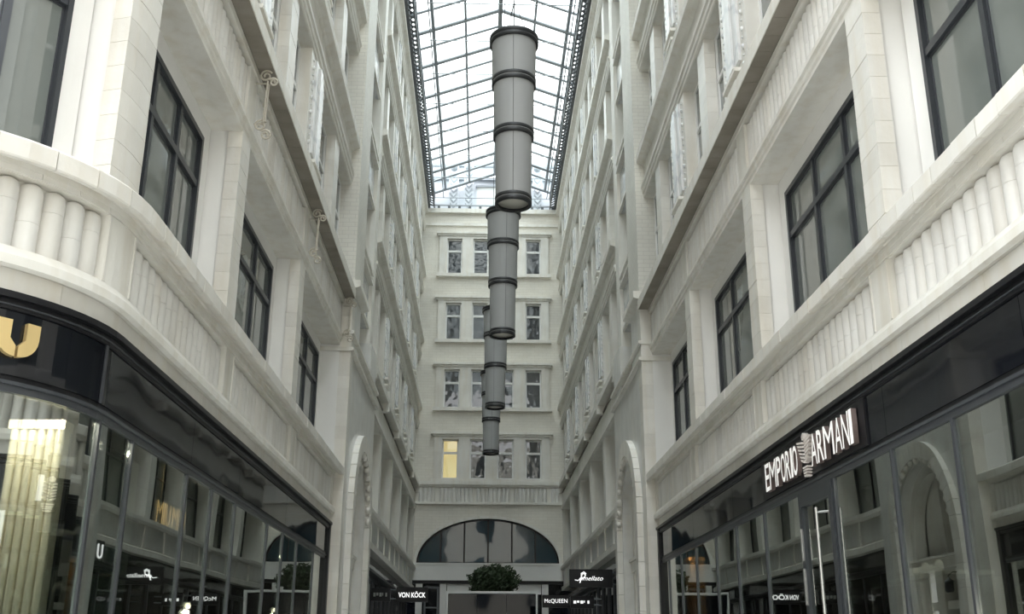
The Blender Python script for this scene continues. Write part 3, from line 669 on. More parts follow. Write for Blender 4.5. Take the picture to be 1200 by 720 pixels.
for ri_, r in enumerate(rows):
    for ci, x in enumerate(xs):
        nwin += 1; lit = (ri_ == 0 and ci == 0)
        lab = 'white-framed window with yellow light inside, bottom row of the end wall' if lit else 'white-framed window, %s from the left in the %s of the end wall' % (ORD[ci], ROWN[ri_])
        wv = struct('window_%d' % nwin, lab, 'window')
        x0, x1 = x-ww/2, x+ww/2; z0, z1 = r, r+hh; zt = r+hh*0.66; y = YEND+0.12; t = 0.075
        f = MB(); f.box(x0, x0+t, y, y+0.09, z0, z1); f.box(x1-t, x1, y, y+0.09, z0, z1); f.box(x0+t, x1-t, y, y+0.09, z1-t, z1); f.box(x0+t, x1-t, y, y+0.09, z0, z0+t); f.build('frame', 'whiteframe', wv)
        f = MB(); f.box(x0+t, x1-t, y-0.01, y+0.08, zt-0.06, zt+0.06); f.build('transom', 'whiteframe', wv)
        for q0, q1 in ((z0+t, zt-0.06), (zt+0.06, z1-t)):
            f = MB(); f.box(x0+t, x1-t, y+0.05, y+0.065, q0, q1); f.build('pane', 'roofglass' if lit else 'backpane', wv)
        if lit:
            f = MB(); f.box(x0, x1, y+0.30, y+0.34, z0, z1); f.build('lit_blind', 'litroom', wv)
# arched window
nwin += 1
aw = struct('window_%d' % nwin, 'wide arched window with six dark-framed panes in the end wall', 'window')
NX = 36
def ez(x, k=0.0):
    q = (x-ac)/(hw-k); return zs+(rise-k)*math.sqrt(max(0, 1-q*q))
mulx = [ac-hw*0.665, ac-hw*0.335, ac, ac+hw*0.335, ac+hw*0.665]; edg = [ac-hw+0.06]+mulx+[ac+hw-0.06]
for i in range(6):
    a, b = edg[i]+0.035, edg[i+1]-0.035; k = 8
    poly = [(a, zs+0.06), (b, zs+0.06)]+[(b-(b-a)*j/k, ez(b-(b-a)*j/k, 0.07)) for j in range(k+1)]
    f = MB(); f.prism(poly, lambda p, t: (p[0], t, p[1]), YEND+0.20, YEND+0.215); f.build('pane', 'archpane', aw)
for x in mulx:
    f = MB(); f.box(x-0.04, x+0.04, YEND+0.10, YEND+0.22, zs+0.06, ez(x, 0.05)); f.build('mullion', 'black', aw)
f = MB(); f.box(ac-hw, ac+hw, YEND+0.10, YEND+0.22, zs-0.02, zs+0.06)
for i in range(NX):
    t0, t1 = PI*i/NX, PI*(i+1)/NX
    f.prism([(ac-(hw-q)*math.cos(t), zs+(rise-q)*math.sin(t)) for q, t in ((0, t0), (0, t1), (0.08, t1), (0.08, t0))], lambda p, t: (p[0], t, p[1]), YEND+0.10, YEND+0.22)
f.build('frame', 'black', aw)
f = MB(); f.box(ac-hw-0.3, ac+hw+0.3, YEND+1.4, YEND+1.5, 5.0, 9.0); f.build('room_wall_behind', 'innerwall', wallB)
# ground floor of the end wall
f = MB(); f.box(-5.2, 5.9, YEND+0.3, YEND+0.4, 0, 4.95); gf = f.build('shop_front_glass', 'fascia', wallB)
for x in (-3.1, -1.9, 3.2): f = MB(); f.box(x-0.16, x+0.16, YEND-0.02, YEND+0.3, 0, 4.93); f.build('post', 'plaster', wallB)
f = MB(); f.box(-1.7, 3.0, YEND+0.05, YEND+0.28, 4.45, 4.93); f.build('light_fascia', 'plaster', wallB)
d2 = struct('door_2', 'dark glass door between pale posts at the passage end', 'door')
f = MB(); f.box(-2.85, -2.75, YEND+0.1, YEND+0.2, 0, 4.8); f.box(-2.2, -2.1, YEND+0.1, YEND+0.2, 0, 4.8); f.box(-2.75, -2.2, YEND+0.1, YEND+0.2, 4.7, 4.8); f.box(-2.75, -2.2, YEND+0.1, YEND+0.2, 3.75, 3.82); f.build('door_frame', 'darksteel', d2)
f = MB(); f.box(-2.75, -2.2, YEND+0.14, YEND+0.16, 0, 4.7); f.build('pane', 'fascia', d2)

# mansard with ornamental ribs above the end wall
mr = struct('roof_mansard', 'pale zinc mansard roof with chevron ribs above the end wall', 'roof')
def ms(x, u, o=0.0): return (x, YEND+0.35+u*0.28-o, 25.25+u*3.6)
f = MB(); f.add([ms(-4.2, 0), ms(4.9, 0), ms(4.9, 1), ms(-4.2, 1)], [(0, 1, 2, 3)]); f.add([ms(-4.2, 1), ms(4.9, 1), (4.9, YEND+4, 29.4), (-4.2, YEND+4, 29.4)], [(0, 1, 2, 3)]); f.build('roof_slope', 'zinc', mr, recalc=False)
f = MB(); f.prism([(-4.2, 0.60), (4.9, 0.60), (4.9, 0.80), (-4.2, 0.80)], lambda p, o: ms(p[0], p[1], o), 0, 0.10); f.build('attic_band', 'zinc', mr)
f = MB(); f.prism([(-4.2, 0.80), (4.9, 0.80), (4.9, 0.84), (-4.2, 0.84)], lambda p, o: ms(p[0], p[1], o), 0, 0.2); f.prism([(-4.2, 0.56), (4.9, 0.56), (4.9, 0.60), (-4.2, 0.60)], lambda p, o: ms(p[0], p[1], o), 0, 0.2); f.build('attic_moulding', 'zincdark', mr)
cm = None
for x in (-1.85, -1.0, 2.05, 2.9):
    f = MB(); f.prism([(x-0.27, 0.0), (x+0.27, 0.0), (x+0.27, 0.82), (x-0.27, 0.82)], lambda p, o: ms(p[0], p[1], o), 0, 0.22); rb = f.build('rib', 'zinc', mr)
    f = MB(); f.sphere(ms(x, 0.76, 0.25), 0.2, 8, 6); f.build('ball', 'zincdark', rb)
    for k in range(7):
        u = 0.04+k*0.09; f = MB(); f.prism([(x-0.2, u+0.07), (x, u), (x+0.2, u+0.07), (x+0.2, u+0.10), (x, u+0.03), (x-0.2, u+0.10)], lambda p, o: ms(p[0], p[1], o), 0.2, 0.27); f.build('chevron', 'zincdark', rb)
f = MB(); f.prism([(-0.55, 0.0), (1.5, 0.0), (1.5, 0.44), (-0.55, 0.44)], lambda p, o: ms(p[0], p[1], o), 0, 0.08); f.build('attic_window', 'whiteframe', mr)
f = MB(); f.prism([(-0.6, 0.44), (1.55, 0.44), (1.55, 0.47), (-0.6, 0.47)], lambda p, o: ms(p[0], p[1], o), 0, 0.16); f.build('attic_window_head', 'zincdark', mr)
for k in range(14):
    x = -3.3+k*0.58; f = MB(); f.box(x, x+0.14, YEND-0.12, YEND+0.05, 25.25, 25.42); f.build('gutter_bracket', 'darksteel', mr)
f = MB(); f.box(-3.6, 4.3, YEND-0.14, YEND-0.05, 25.44, 25.50); f.build('gutter_rail', 'zincdark', mr)

# ------------------------------------------------------------------ glass roof
rf = struct('ceiling', 'shallow glass gable roof on grey steel rafters over the passage', 'glass roof')
ZE, ZR = 26.2, 27.6; XA, XB = -3.35, 4.35; XM = XC+0.02
ribs = [51.3-2.65*k for k in range(18)]; ys = sorted(ribs+[53.95])  # nearest ribs are out of view, added to dim the near walls
def roofz(x): return ZE+(ZR-ZE)*(1-abs(x-XM)/((XM-XA) if x < XM else (XB-XM)))
for y in ys:
    f = MB(); f.tube([(XA, y, ZE-0.12), (XM, y, ZR-0.12)], 0.09, 8); f.tube([(XB, y, ZE-0.12), (XM, y, ZR-0.12)], 0.09, 8); r_ = f.build('rafter', 'steel', rf)
    f = MB(); f.tube([(XA, y, ZE-0.25), (XB, y, ZE-0.25)], 0.022, 5); f.build('tie_rod', 'steel', r_)
    for sx, X in ((1, XA), (-1, XB)):
        f = MB(); f.box(min(X-0.3*sx, X+0.25*sx), max(X-0.3*sx, X+0.25*sx), y-0.12, y+0.12, ZE-0.42, ZE-0.30); f.tube([(X+0.2*sx, y, ZE-0.12), (X-0.25*sx, y+0.5, ZE-0.7)], 0.05, 6); f.tube([(X+0.2*sx, y, ZE-0.12), (X-0.25*sx, y-0.5, ZE-0.7)], 0.05, 6); f.build('shoe', 'darksteel', r_)
yb_ = []
for i in range(len(ys)-1): yb_ += [ys[i], (ys[i]+ys[i+1])/2]
yb_.append(ys[-1])
for i in range(1, len(yb_), 2):
    y = yb_[i]; f = MB(); f.tube([(XA, y, ZE-0.02), (XM, y, ZR-0.02)], 0.06, 6); f.tube([(XB, y, ZE-0.02), (XM, y, ZR-0.02)], 0.06, 6); f.build('glazing_bar', 'steel', rf)
y0, y1 = ys[0], ys[-1]
f = MB(); f.box(XM-0.09, XM+0.09, y0, y1, ZR-0.22, ZR-0.02); f.build('ridge_beam', 'steel', rf)
px = [XA+(XM-XA)*k for k in (0.27, 0.62)]+[XB+(XM-XB)*k for k in (0.27, 0.62)]
for k, x in enumerate(px): f = MB(); f.tube([(x, y0, roofz(x)-0.10), (x, y1, roofz(x)-0.10)], 0.08 if k % 2 == 0 else 0.055, 6); f.build('purlin', 'steel', rf)
for X in (XA+0.95, XB-0.95):
    f = MB(); f.tube([(X, y0, ZE-0.22), (X, y1, ZE-0.22)], 0.028, 5); f.build('brace_cable', 'steel', rf)
xe = [XA, px[0], px[1], XM]; xf = [XB, px[2], px[3], XM]
for i in range(len(yb_)-1):
    for e in (xe, xf):
        for k in range(3):
            a, b = e[k], e[k+1]; f = MB(); za, zb = roofz(a), roofz(b)
            f.add([(a, yb_[i]+0.02, za), (b, yb_[i]+0.02, zb), (b, yb_[i+1]-0.02, zb), (a, yb_[i+1]-0.02, za)], [(0, 1, 2, 3)]); f.build('pane', 'roofglass', rf, recalc=False)
# dark lattice gutters along both eaves
for X, sx in ((XL, 1), (XR, -1)):
    f = MB()
    for o, z in ((0.30, 25.35), (0.55, 25.35), (0.30, 26.0), (0.55, 26.0)): f.box(X+sx*o-0.035, X+sx*o+0.035, y0, y1, z-0.04, z+0.04)
    y = y0; k = 0
    while y < y1-0.3:
        f.tube([(X+sx*0.55, y, 25.35 if k % 2 else 26.0), (X+sx*0.55, y+0.33, 26.0 if k % 2 else 25.35)], 0.035, 5)
        f.tube([(X+sx*0.30, y, 25.35), (X+sx*0.55, y+0.33, 25.35)], 0.035, 5); f.tube([(X+sx*0.30, y+0.33, 26.0), (X+sx*0.55, y, 26.0)], 0.035, 5); y += 0.33; k += 1
    t_ = f.build('eave_truss', 'darksteel', rf)
    f = MB(); f.box(min(X+sx*0.02, X+sx*0.30), max(X+sx*0.02, X+sx*0.30), y0, y1, 25.25, 26.15); f.build('gutter', 'darksteel', t_)

# ------------------------------------------------------------------ pendant lamps
def make_lamp():
    root = empty('pendant_lamp')
    zr = [0.0, 1.46, 2.64, 3.62]; rr = [0.365, 0.415, 0.458, 0.51]     # ring height above the bottom, ring radius
    for i in range(4):
        h = 0.17; r = rr[i]; f = MB()
        f.lathe([(r-0.06, zr[i]-h/2), (r, zr[i]-h/2), (r, zr[i]-0.02), (r-0.012, zr[i]-0.012), (r-0.012, zr[i]+0.012), (r, zr[i]+0.02), (r, zr[i]+h/2), (r-0.06, zr[i]+h/2), (r-0.06, zr[i]-h/2)], 40, caps=False)
        f.build('ring', 'ring', root)
    for i in range(3):
        a, b = zr[i], zr[i+1]; r0 = rr[i]-0.012; r1 = rr[i]+0.004
        f = MB(); f.lathe([(r0, a), (r1, b)], 40, caps=False); sh = f.build('shade', 'shade', root)
        for t in (-1.62, 0.45, 2.5):
            f = MB(); f.tube([(r0*1.004*math.cos(t), r0*1.004*math.sin(t), a+0.07), (r1*1.004*math.cos(t), r1*1.004*math.sin(t), b-0.07)], 0.006, 4); f.build('seam', 'seam', sh)
    f = MB(); f.lathe([(0.001, -0.03), (0.31, -0.03), (0.31, -0.01), (0.001, -0.01)], 32, caps=False); f.build('diffuser', 'diffuser', root)
    f = MB(); f.lathe([(0.001, 3.66), (0.46, 3.66), (0.46, 3.68), (0.001, 3.70)], 32, caps=False); f.build('top_cap', 'ring', root)
    f = MB(); f.tube([(0, 0, 3.68), (0, 0, 17.3)], 0.012, 5)
    for t in range(3): f.tube([(0.35*math.cos(t*2.1), 0.35*math.sin(t*2.1), 3.68), (0, 0, 4.6)], 0.008, 4)
    f.build('cable', 'ring', root)
    return root
def copy_tree(o, parent=None):
    c = o.copy(); COL.objects.link(c); c.parent = parent
    for ch in list(o.children):
        copy_tree(ch, c)
    return c
lamp0 = make_lamp()
LAMPS = [((0.535, 19.0, 10.12), 'nearest and largest grey cylinder pendant lamp with dark rings'), ((0.50, 28.0, 10.12), 'second grey cylinder pendant lamp, hanging just below the largest one'),
         ((0.415, 37.0, 10.12), 'third grey cylinder pendant lamp, before the middle windows of the end wall'), ((0.345, 46.2, 10.12), 'smallest and lowest-looking grey cylinder pendant lamp near the end wall')]
for i, (loc, lab) in enumerate(LAMPS):
    o = lamp0 if i == 0 else copy_tree(lamp0)
    o.location = loc; o.rotation_euler = (0, 0, [0.0, 0.25, -0.1, 0.12][i]); tag(o, lab, 'lamp', 'pendant lamps in a row')

# ------------------------------------------------------------------ lettering
def text_mesh(body, width, height, extrude, mat, shear=0.0, spacing=1.0, bevel=0.0, side_mat=None, bold=0.0):
    cu = bpy.data.curves.new('t', 'FONT'); cu.body = body; cu.extrude = extrude; cu.shear = shear; cu.space_character = spacing; cu.bevel_depth = bevel; cu.resolution_u = 4; cu.offset = bold
    ob = bpy.data.objects.new('t', cu); COL.objects.link(ob); bpy.context.view_layer.update()
    dg = bpy.context.evaluated_depsgraph_get(); me = bpy.data.meshes.new_from_object(ob.evaluated_get(dg))
    bpy.data.objects.remove(ob)
    xs_ = [v.co.x for v in me.vertices]; ys_ = [v.co.y for v in me.vertices]
    x0, x1, y0, y1 = min(xs_), max(xs_), min(ys_), max(ys_)
    for v in me.vertices: v.co.x = (v.co.x-x0)/(x1-x0)*width; v.co.y = (v.co.y-y0)/(y1-y0)*height
    me.materials.clear(); me.materials.append(MATS[mat])
    if side_mat:
        me.materials.append(MATS[side_mat])
        for p in me.polygons: p.material_index = 0 if p.normal.z > 0.7 else 1
    return me
def basis(loc, ex, ez):
    """matrix whose local x runs along ex, local y up, local z along ez (towards the reader)"""
    ex = Vector(ex).normalized(); ez = Vector(ez).normalized(); ey = ez.cross(ex)
    return Matrix(((ex.x, ey.x, ez.x, loc[0]), (ex.y, ey.y, ez.y, loc[1]), (ex.z, ey.z, ez.z, loc[2]), (0, 0, 0, 1)))

# white three-dimensional sign of the right shop
sg = tag(empty('shop_sign'), 'white raised letters with a bird emblem on the right shop fascia', 'shop sign')
def letter_row(word, ystart, total, z, h):
    wts = {'I': 0.40, 'M': 1.6}; tot = sum(wts.get(c, 1.0) for c in word); y = ystart
    for c in word:
        wd = total*wts.get(c, 1.0)/tot
        me = text_mesh(c, wd*0.90, h, 0.03, 'letterwhite', side_mat='letterside', bold=0.0 if c in 'MNA' else 0.010)
        o = obj('letter', me, sg); o.matrix_local = basis((XR-0.06, y, z), (0, -1, 0), (-1, 0, 0)); y -= wd
LZ, LH = 3.80, 0.385
letter_row('EMPORIO', 14.82, 1.60, LZ, LH); letter_row('ARMANI', 12.66, 1.52, LZ, LH)
# bird emblem: striped wings, head, striped tail
yc_ = 12.95
for k in range(6):
    z1 = LZ+LH*1.02-k*0.048; half = 0.27-0.028*k
    for sgn in (-1, 1):
        f = MB(); f.prism([(0.03, z1-0.055), (half, z1-0.02), (half+0.02, z1+0.008), (0.03, z1-0.027)], lambda p, o, s=sgn: (XR-o, yc_+s*p[0], p[1]), 0.02, 0.09); f.build('wing_stripe', 'emblem', sg)
f = MB(); f.prism([(-0.05, LZ+LH), (0.04, LZ+LH), (0.06, LZ+LH+0.05), (0.0, LZ+LH+0.09), (-0.06, LZ+LH+0.06)], lambda p, o: (XR-o, yc_+p[0], p[1]), 0.02, 0.09); f.build('bird_head', 'emblem', sg)
for k in range(4):
    f = MB(); q = 0.10-0.015*k; z1 = LZ+0.02-k*0.035+0.03; f.prism([(-q, z1), (q, z1), (q-0.01, z1-0.02), (-q+0.01, z1-0.02)], lambda p, o: (XR-o, yc_+p[0], p[1]), 0.02, 0.09); f.build('tail_stripe', 'emblem', sg)
part('sign_backing', 'black', sg, (-0.004, 0.018, 10.95, 15.25, 3.745, 4.262), side='R')

# gold letters on the curved corner: the last two of the word show at the edge of the view
gs = tag(empty('gold_letter_sign'), 'gold split letters on the dark curved corner fascia', 'shop sign')
def glet(name, polys, yl):
    f = MB()
    for poly in polys:
        f.prism(poly, lambda p, o: wp('L', o, yl+p[0], p[1]), 0.0, 0.05)
    f.build(name, 'gold', gs)
def uhalf(s, w=0.36, z0=3.88, z1=4.18):
    t = 0.115; g = 0.012; h = w/2; pts = [(s*g, z0), ]; r = h-g
    for i in range(7): a = PI/2*i/6; pts.append((s*(g+r*math.sin(a)), z0+0.17-0.17*math.cos(a)))
    pts += [(s*h, z1), (s*(h-t), z1), (s*(h-t), z0+0.15), (s*g, z0+0.09)]
    return pts
glet('letter_u', [uhalf(-1), uhalf(1)], 8.25)
glet('letter_i', [[(-0.055, 3.88), (0.055, 3.88), (0.055, 4.18), (-0.055, 4.18)]], 7.93)
glet('letter_m', [[(-0.22, 3.88), (-0.11, 3.88), (-0.11, 4.18), (-0.22, 4.18)], [(-0.05, 3.88), (0.05, 3.88), (0.05, 4.18), (-0.05, 4.18)], [(0.11, 3.88), (0.22, 3.88), (0.22, 4.18), (0.11, 4.18)]], 7.55)
part('fascia_joint_bar', 'mullion', sfL, (0.0, 0.012, 9.30, 9.345, 3.735, 4.27), side='L')

# hanging shop signs of the far block
def hang_sign(label, x0, x1, y, z0, z1, word, mat, shear=0.0, tw=0.8, th=0.5, wallx=None, name='hanging_sign', bold=0.0):
    s = tag(empty(name, ((x0+x1)/2, y, z0)), label, 'hanging sign', 'black projecting shop signs')
    hw_ = (x1-x0)/2; f = MB(); f.box(-hw_, hw_, -0.07, 0.07, 0, z1-z0); f.build('panel', 'black', s)
    W_ = (x1-x0)*tw; H_ = (z1-z0)*th; zb = (z1-z0-H_)/2
    if word:
        me = text_mesh(word, W_, H_, 0.01, mat, shear, bold=bold)
        o = obj('lettering', me, s); o.matrix_local = basis((-W_/2, -0.075, zb), (1, 0, 0), (0, -1, 0))
    else:                                     # writing worn beyond reading: only its strokes show
        for k, q in enumerate((0.15, 0.13, 0.16, 0.05, 0.11)):
            xx = -W_/2+W_*k/5; f = MB(); f.box(xx, xx+W_*q, -0.08, -0.07, zb+0.03*(k % 2), zb+H_); f.build('stroke', mat, s)
    wx = wallx-(x0+x1)/2; e = hw_ if wx > 0 else -hw_
    for z in (0.1, z1-z0-0.1): f = MB(); f.tube([(e, 0, z), (wx, 0, z)], 0.025, 6); f.build('bracket', 'darksteel', s)
    return s
hang_sign('black projecting sign with bold white letters before the left end of the passage', -2.96, -1.86, 38.0, 3.32, 3.82, 'VON KÖCK', 'signlit', 0, 0.86, 0.42, XL, bold=0.02)
hang_sign('dim black projecting sign half hidden by the left tower', -3.62, -3.0, 36.0, 3.25, 3.66, None, 'innerlight', 0, 0.8, 0.3, XL)
ps = hang_sign('black projecting sign with white slanted script beside the right tower', 2.70, 4.02, 33.0, 3.55, 4.09, 'omellato', 'signlit', 0.35, 0.56, 0.24, XR+0.1)
me = text_mesh('P', 0.20, 0.30, 0.01, 'signlit', 0.35); o = obj('initial_letter', me, ps); o.matrix_local = basis((-0.36, -0.075, 0.13), (1, 0, 0), (0, -1, 0))
f = MB(); f.tube([(-0.50, -0.08, 0.22), (-0.40, -0.08, 0.20), (-0.30, -0.08, 0.28), (-0.30, -0.08, 0.42), (-0.22, -0.08, 0.46), (-0.15, -0.08, 0.40)], 0.014, 5); f.build('script_flourish', 'signlit', ps)
hang_sign('black projecting sign with small white capitals, lower one of the two by the right tower', 2.15, 3.10, 38.0, 3.16, 3.58, 'McQUEEN', 'signlit', 0, 0.84, 0.38, XR)
hang_sign('black projecting sign with faint white strokes next to the capitals sign', 3.05, 3.85, 37.0, 3.10, 3.50, None, 'signlit', 0, 0.74, 0.24, XR)
sv = tag(empty('wall_sign', (XR-0.02, 30.9, 4.05)), 'white letter on a dark board fixed beside the right arch', 'shop sign')
f = MB(); f.box(-0.12, 0.02, -0.35, 0.35, 0, 0.6); f.build('panel', 'black', sv)
me = text_mesh('U', 0.34, 0.40, 0.01, 'signlit'); o = obj('lettering', me, sv); o.matrix_local = basis((-0.13, 0.21, 0.1), (0, -1, 0), (-1, 0, 0))

# ------------------------------------------------------------------ wrought-iron scrolls on the left frieze
def spiral(c, r, turns, s0, sgn):
    """volute in the plane square to the wall"""
    return [(c[0]+sgn*(r*(1-0.75*i/24))*math.cos(s0+turns*2*PI*i/24), c[1], c[2]+(r*(1-0.75*i/24))*math.sin(s0+turns*2*PI*i/24)) for i in range(25)]
def scroll():
    root = empty('iron_scroll')
    for dy in (-0.05, 0.05): f = MB(); f.tube([(0.10, dy, 0.12), (0.12, dy, 0.80)], 0.013, 5); f.build('rod', 'iron', root)
    for x, z, r, sg_ in ((0.08, 0.91, 0.095, 1), (0.19, 0.81, 0.07, -1), (0.06, 0.10, 0.095, 1), (0.14, -0.05, 0.085, -1)):
        f = MB(); f.tube(spiral((x, 0.0, z), r, 1.5, 0.6, sg_), 0.016, 5); f.build('volute', 'iron', root)
    f = MB(); f.tube([(-0.06, 0, 0.78), (0.12, 0, 0.78)], 0.012, 5); f.build('fixing', 'iron', root)
    f = MB(); f.tube([(-0.04, 0, 0.12), (0.10, 0, 0.12)], 0.012, 5); f.build('fixing', 'iron', root)
    return root
sc0 = scroll()
for i, (y, lab) in enumerate(((13.6, 'wrought-iron scroll ornament on the left frieze, the largest and nearest'), (18.65, 'wrought-iron scroll ornament on the left frieze, the middle one'), (23.9, 'wrought-iron scroll ornament on the left frieze next to the tower'))):
    o = sc0 if i == 0 else copy_tree(sc0)
    o.location = (XL+0.12, y, 8.73); tag(o, lab, 'ornament', 'iron scrolls on the left frieze')

# ------------------------------------------------------------------ things seen through the shop glass
gc = tag(empty('fluted_column', (-4.0, 9.42, 0)), 'pale gold fluted metal column behind the curved shop glass', 'column')
for k in range(6):
    t = -0.20+k*0.08; f = MB(); f.lathe([(0.037, 0.0), (0.037, 3.50)], 10, (t, -0.02, 0)); f.build('flute', 'goldpale', gc)
f = MB(); f.box(-0.235, 0.235, 0.0, 0.12, 0, 3.52); f.build('core', 'goldpale', gc); f = MB(); f.box(-0.25, 0.25, -0.07, 0.14, 3.50, 3.58); f.build('capital', 'goldpale', gc)
mp_ = tag(empty('marble_panel', (-3.78, 9.62, 0)), 'black marble slab with pale veins beside the gold column', 'panel')
f = MB(); f.box(-0.05, 0.0, 0, 0.80, 0, 3.5); f.build('slab', 'darkmarble', mp_)
for y in (-0.03, 0.80): f = MB(); f.box(-0.06, 0.01, y, y+0.03, 0, 3.52); f.build('edge_strip', 'mullion', mp_)
m2 = tag(empty('wall_panel', (-5.5, 9.6, 0)), 'dark panel with pale upper part left of the gold column', 'panel')
f = MB(); f.box(-1.2, 0.8, 0, 0.06, 0, 2.75); f.build('dark_field', 'darkmarble', m2); f = MB(); f.box(-1.2, 0.8, -0.02, 0.06, 2.75, 3.55); f.build('pale_field', 'innerlight', m2)
def curtain(y0, y1, label, wallside='L', o=-0.4):
    c = tag(empty('curtain', wp(wallside, o, y0, 0)), label, 'curtain'); f = MB(); n = int((y1-y0)/0.05)
    top = [((0.05 if k % 2 else -0.02), (y1-y0)*k/n) for k in range(n+1)]
    f.add([(a, b, 0.1) for a, b in top]+[(a, b, 3.58) for a, b in top], [(k, k+1, n+2+k, n+1+k) for k in range(n)], True); f.build('fabric', 'curtain', c, recalc=False)
    f = MB(); f.tube([(0, 0, 3.6), (0, y1-y0, 3.6)], 0.02, 6); f.build('rod', 'chrome', c)
curtain(10.55, 11.7, 'grey green pleated curtain behind the left shop glass')
ms_ = tag(empty('gold_window_sign', (XL-0.16, 11.85, 2.98)), 'small gold lettering hanging inside the left shop window', 'shop sign')
for q in range(6):
    me = text_mesh('MIUMIU'[q], (0.22, 0.05, 0.16)[q % 3], 0.24, 0.004, 'goldlit', bold=-0.02); o = obj('letter', me, ms_); o.matrix_local = basis((0, (0.0, 0.27, 0.36)[q % 3]+0.62*(q//3), 0), (0, 1, 0), (1, 0, 0))
for yy in (0.1, 0.95): f = MB(); f.tube([(0, yy, 0.26), (0, yy, 0.68)], 0.004, 4); f.build('wire', 'gold', ms_)
for (side, y, lab) in (('L', 10.7, 'thin steel display rail behind the left shop glass'), ('R', 10.9, 'thin steel display rail under the shoes in the right shop')):
    r_ = tag(empty('display_rail', wp(side, -0.25, y, 2.32)), lab, 'rail')
    f = MB(); f.tube([(0, -0.5, 0), (0, 1.1, 0)], 0.014, 6); f.build('bar', 'chrome', r_); 
    for yy in (-0.5, 1.1): f = MB(); f.tube([(0, yy, 0), (0, yy, -2.3)], 0.01, 5); f.build('leg', 'chrome', r_)
sh = tag(empty('display_shelf', wp('R', -0.75, 11.35, 2.42)), 'dark display shelf holding pale shoes in the right shop', 'shelf')
f = MB(); f.box(-0.25, 0.25, -0.75, 0.75, -0.04, 0.0); f.build('board', 'innerlight', sh); f = MB(); f.box(0.2, 0.25, -0.75, 0.75, -2.4, -0.04); f.build('back_panel', 'innerwall', sh)
def shoe(loc, rz, lab):
    s = tag(empty('shoe', loc, rz), lab, 'shoe', 'pale shoes on the shelf')
    f = MB(); f.sphere((0, 0.06, 0.05), 0.055, 10, 6, sx=0.85, sy=1.9, sz=0.85); f.sphere((0, -0.05, 0.08), 0.05, 10, 6, sx=0.8, sy=1.0, sz=1.4); f.build('upper', 'shoe', s)
    f = MB(); f.prism([(-0.04, -0.1), (0.04, -0.1), (0.05, 0.1), (0.0, 0.17), (-0.05, 0.1)], lambda p, z: (p[0], p[1], z), 0.0, 0.03); f.build('sole', 'plaster', s)
    f = MB(); f.tube([(-0.03, 0.0, 0.1), (0.03, 0.02, 0.1)], 0.006, 4); f.tube([(-0.03, 0.03, 0.095), (0.03, 0.05, 0.09)], 0.006, 4); f.build('laces', 'whiteframe', s)
px_, py_, pz_ = wp('R', -0.75, 11.35, 2.42)
shoe((px_-0.1, py_-0.15, pz_), 1.2, 'pale laced shoe on the shelf, nearer one of the pair'); shoe((px_-0.1, py_+0.2, pz_), 0.9, 'pale laced shoe on the shelf, farther one of the pair')
wpst = tag(empty('timber_post', wp('R', -0.45, 22.95, 0)), 'warm orange timber post inside the far end of the right shop', 'post')
f = MB(); f.box(-0.15, 0.15, -0.28, 0.28, 0, 3.5); f.build('shaft', 'wood', wpst); f = MB(); f.box(-0.17, 0.17, -0.3, 0.3, 3.5, 3.58); f.build('cap', 'wood', wpst)
for (side, y, o, z, lab) in (('R', 8.35, -0.5, 2.02, 'round white spotlight low in the right shop window, leftmost of the two'), ('R', 8.22, -0.5, 2.02, 'round white spotlight low in the right shop window, rightmost of the two'),
                             ('L', 15.9, -0.8, 2.25, 'warm spotlight inside the left shop beside the tree reflection'), ('L', 22.6, -0.8, 2.45, 'warm spotlight at the far end of the left shop'),
                             ('L', 8.55, -0.35, 3.86, 'unseen ceiling spotlight added above the gold fluted column'), ('R', 11.0, -0.35, 3.86, 'unseen ceiling spotlight added above the shoe shelf'), ('R', 22.5, -0.2, 3.86, 'unseen ceiling spotlight added before the orange timber post'), ('L', 12.2, -1.2, 3.86, 'unseen ceiling spotlight added behind the small gold lettering')):  # ceiling spots are hidden behind the fascia, added to brighten the shop interiors
    s = tag(empty('spotlight', wp(side, o, y, z)), lab, 'spotlight', 'spotlights inside the shops')
    f = MB(); f.sphere((0, 0, 0), 0.045, 10, 6); f.build('bulb', 'lampglow', s); f = MB(); f.lathe([(0.02, 0.04), (0.05, 0.05), (0.05, 0.14), (0.02, 0.15)], 12); f.build('housing', 'ring', s)
    f = MB(); f.tube([(0, 0, 0.15), (0, 0, 4.3-z)], 0.008, 5); f.build('stem', 'ring', s)
    ld = bpy.data.lights.new('spot_glow', 'POINT'); ld.energy = 55.0 if 'gold fluted' in lab else 10.0; ld.color = (1.0, 0.86, 0.68); ld.shadow_soft_size = 0.05; lo = bpy.data.objects.new('spot_glow', ld); COL.objects.link(lo); lo.parent = s; lo.location = (0, 0, -0.10)

# ------------------------------------------------------------------ portal lanterns
for side, lab in (('L', 'small black lantern hanging in the left arched portal'), ('R', 'small black lantern hanging in the right arched portal')):
    y = (YE[side]+YT)/2-0.35; s = tag(empty('lantern', wp(side, 0.0, y, 3.12)), lab, 'lantern', 'lanterns in the arched portals'); sx = 1 if side == 'L' else -1
    f = MB(); f.lathe([(0.07, 0.0), (0.10, 0.05), (0.10, 0.24), (0.05, 0.30)], 8); f.build('housing', 'ring', s)
    f = MB(); f.tube([(0, 0, 0.30), (0, 0, 0.42), (-0.1*sx, 0, 0.50), (-0.3*sx, 0, 0.50)], 0.016, 5); f.build('arm', 'ring', s)
    f = MB(); f.lathe([(0.12, 0.26), (0.02, 0.36)], 8); f.build('hood', 'ring', s)

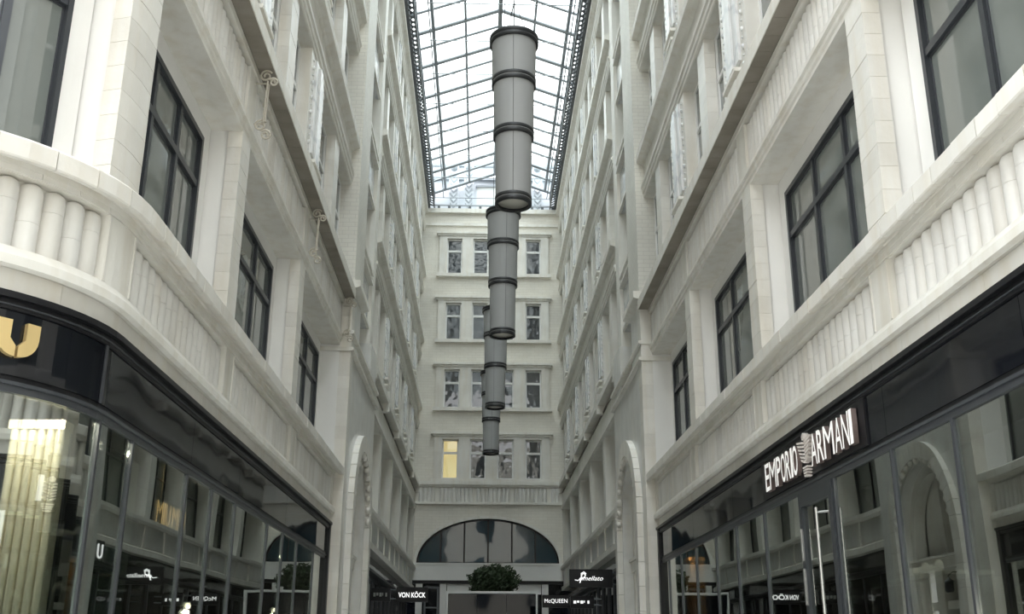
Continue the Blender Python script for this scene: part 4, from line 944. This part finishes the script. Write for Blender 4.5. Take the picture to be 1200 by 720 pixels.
# ------------------------------------------------------------------ tree and glazed kiosk at the far end
tr = tag(empty('potted_tree', (0.52, 46.0, 0)), 'round dark green tree in a planter behind the white-framed kiosk', 'tree')
f = MB(); f.lathe([(0.45, 0), (0.6, 0.9), (0.55, 0.9), (0.5, 0.8)], 20); f.build('planter', 'darksteel', tr)
f = MB(); f.tube([(0, 0, 0.8), (0.03, 0, 2.2), (-0.02, 0.02, 3.9)], [0.09, 0.07, 0.05], 8); trk = f.build('trunk', 'bark', tr)
f = MB()
for k in range(16):
    a = k*2.4; h = 4.0+0.5*(k % 4)/4; f.tube([(0, 0, 3.4+0.3*(k % 3)), (0.7*math.cos(a), 0.6*math.sin(a), h+0.35)], [0.03, 0.012], 5)
f.build('branches', 'bark', trk)
f = MB()
for k in range(5200):
    while True:
        p = Vector((random.uniform(-1, 1), random.uniform(-1, 1), random.uniform(-1, 1)))
        if 0.25 < p.length < 1: break
    lump = 0.86+0.16*math.sin(p.x*7+p.z*5)*math.sin(p.y*6+1)
    c = Vector((p.x*1.22*lump, p.y*1.1*lump, 4.50+p.z*0.82*lump)); n = Vector((random.gauss(0, 1), random.gauss(0, 1), random.gauss(0, 1))).normalized()
    u = n.orthogonal().normalized(); v = n.cross(u); s = random.uniform(0.04, 0.075)
    f.add([c-u*s*1.6, c+v*s*0.6+n*s*0.2, c+u*s*1.6, c-v*s*0.6+n*s*0.2], [(0, 1, 2, 3)])
fo = f.build('foliage', 'leafgreen', tr, recalc=False); fo['kind'] = 'stuff'
kk = tag(empty('glazed_kiosk', (0.5, 42.5, 0)), 'black glass kiosk with a white top frame under the end arch', 'kiosk')
f = MB(); f.box(-1.86, 1.72, 0, 1.5, 3.86, 3.95); f.build('top_frame', 'whiteframe', kk)
for x in (-1.86, 1.65): f = MB(); f.box(x, x+0.07, 0, 1.5, 0, 3.86); f.build('corner_post', 'whiteframe', kk)
for k in range(3):
    a = -1.79+k*1.147; f = MB(); f.box(a+0.01, a+1.137, 0.03, 0.05, 0.05, 3.84); f.build('pane', 'fascia', kk)
f = MB(); f.box(-1.79, 1.65, 0.06, 1.45, 0.05, 3.84); f.build('body', 'innerwall', kk)
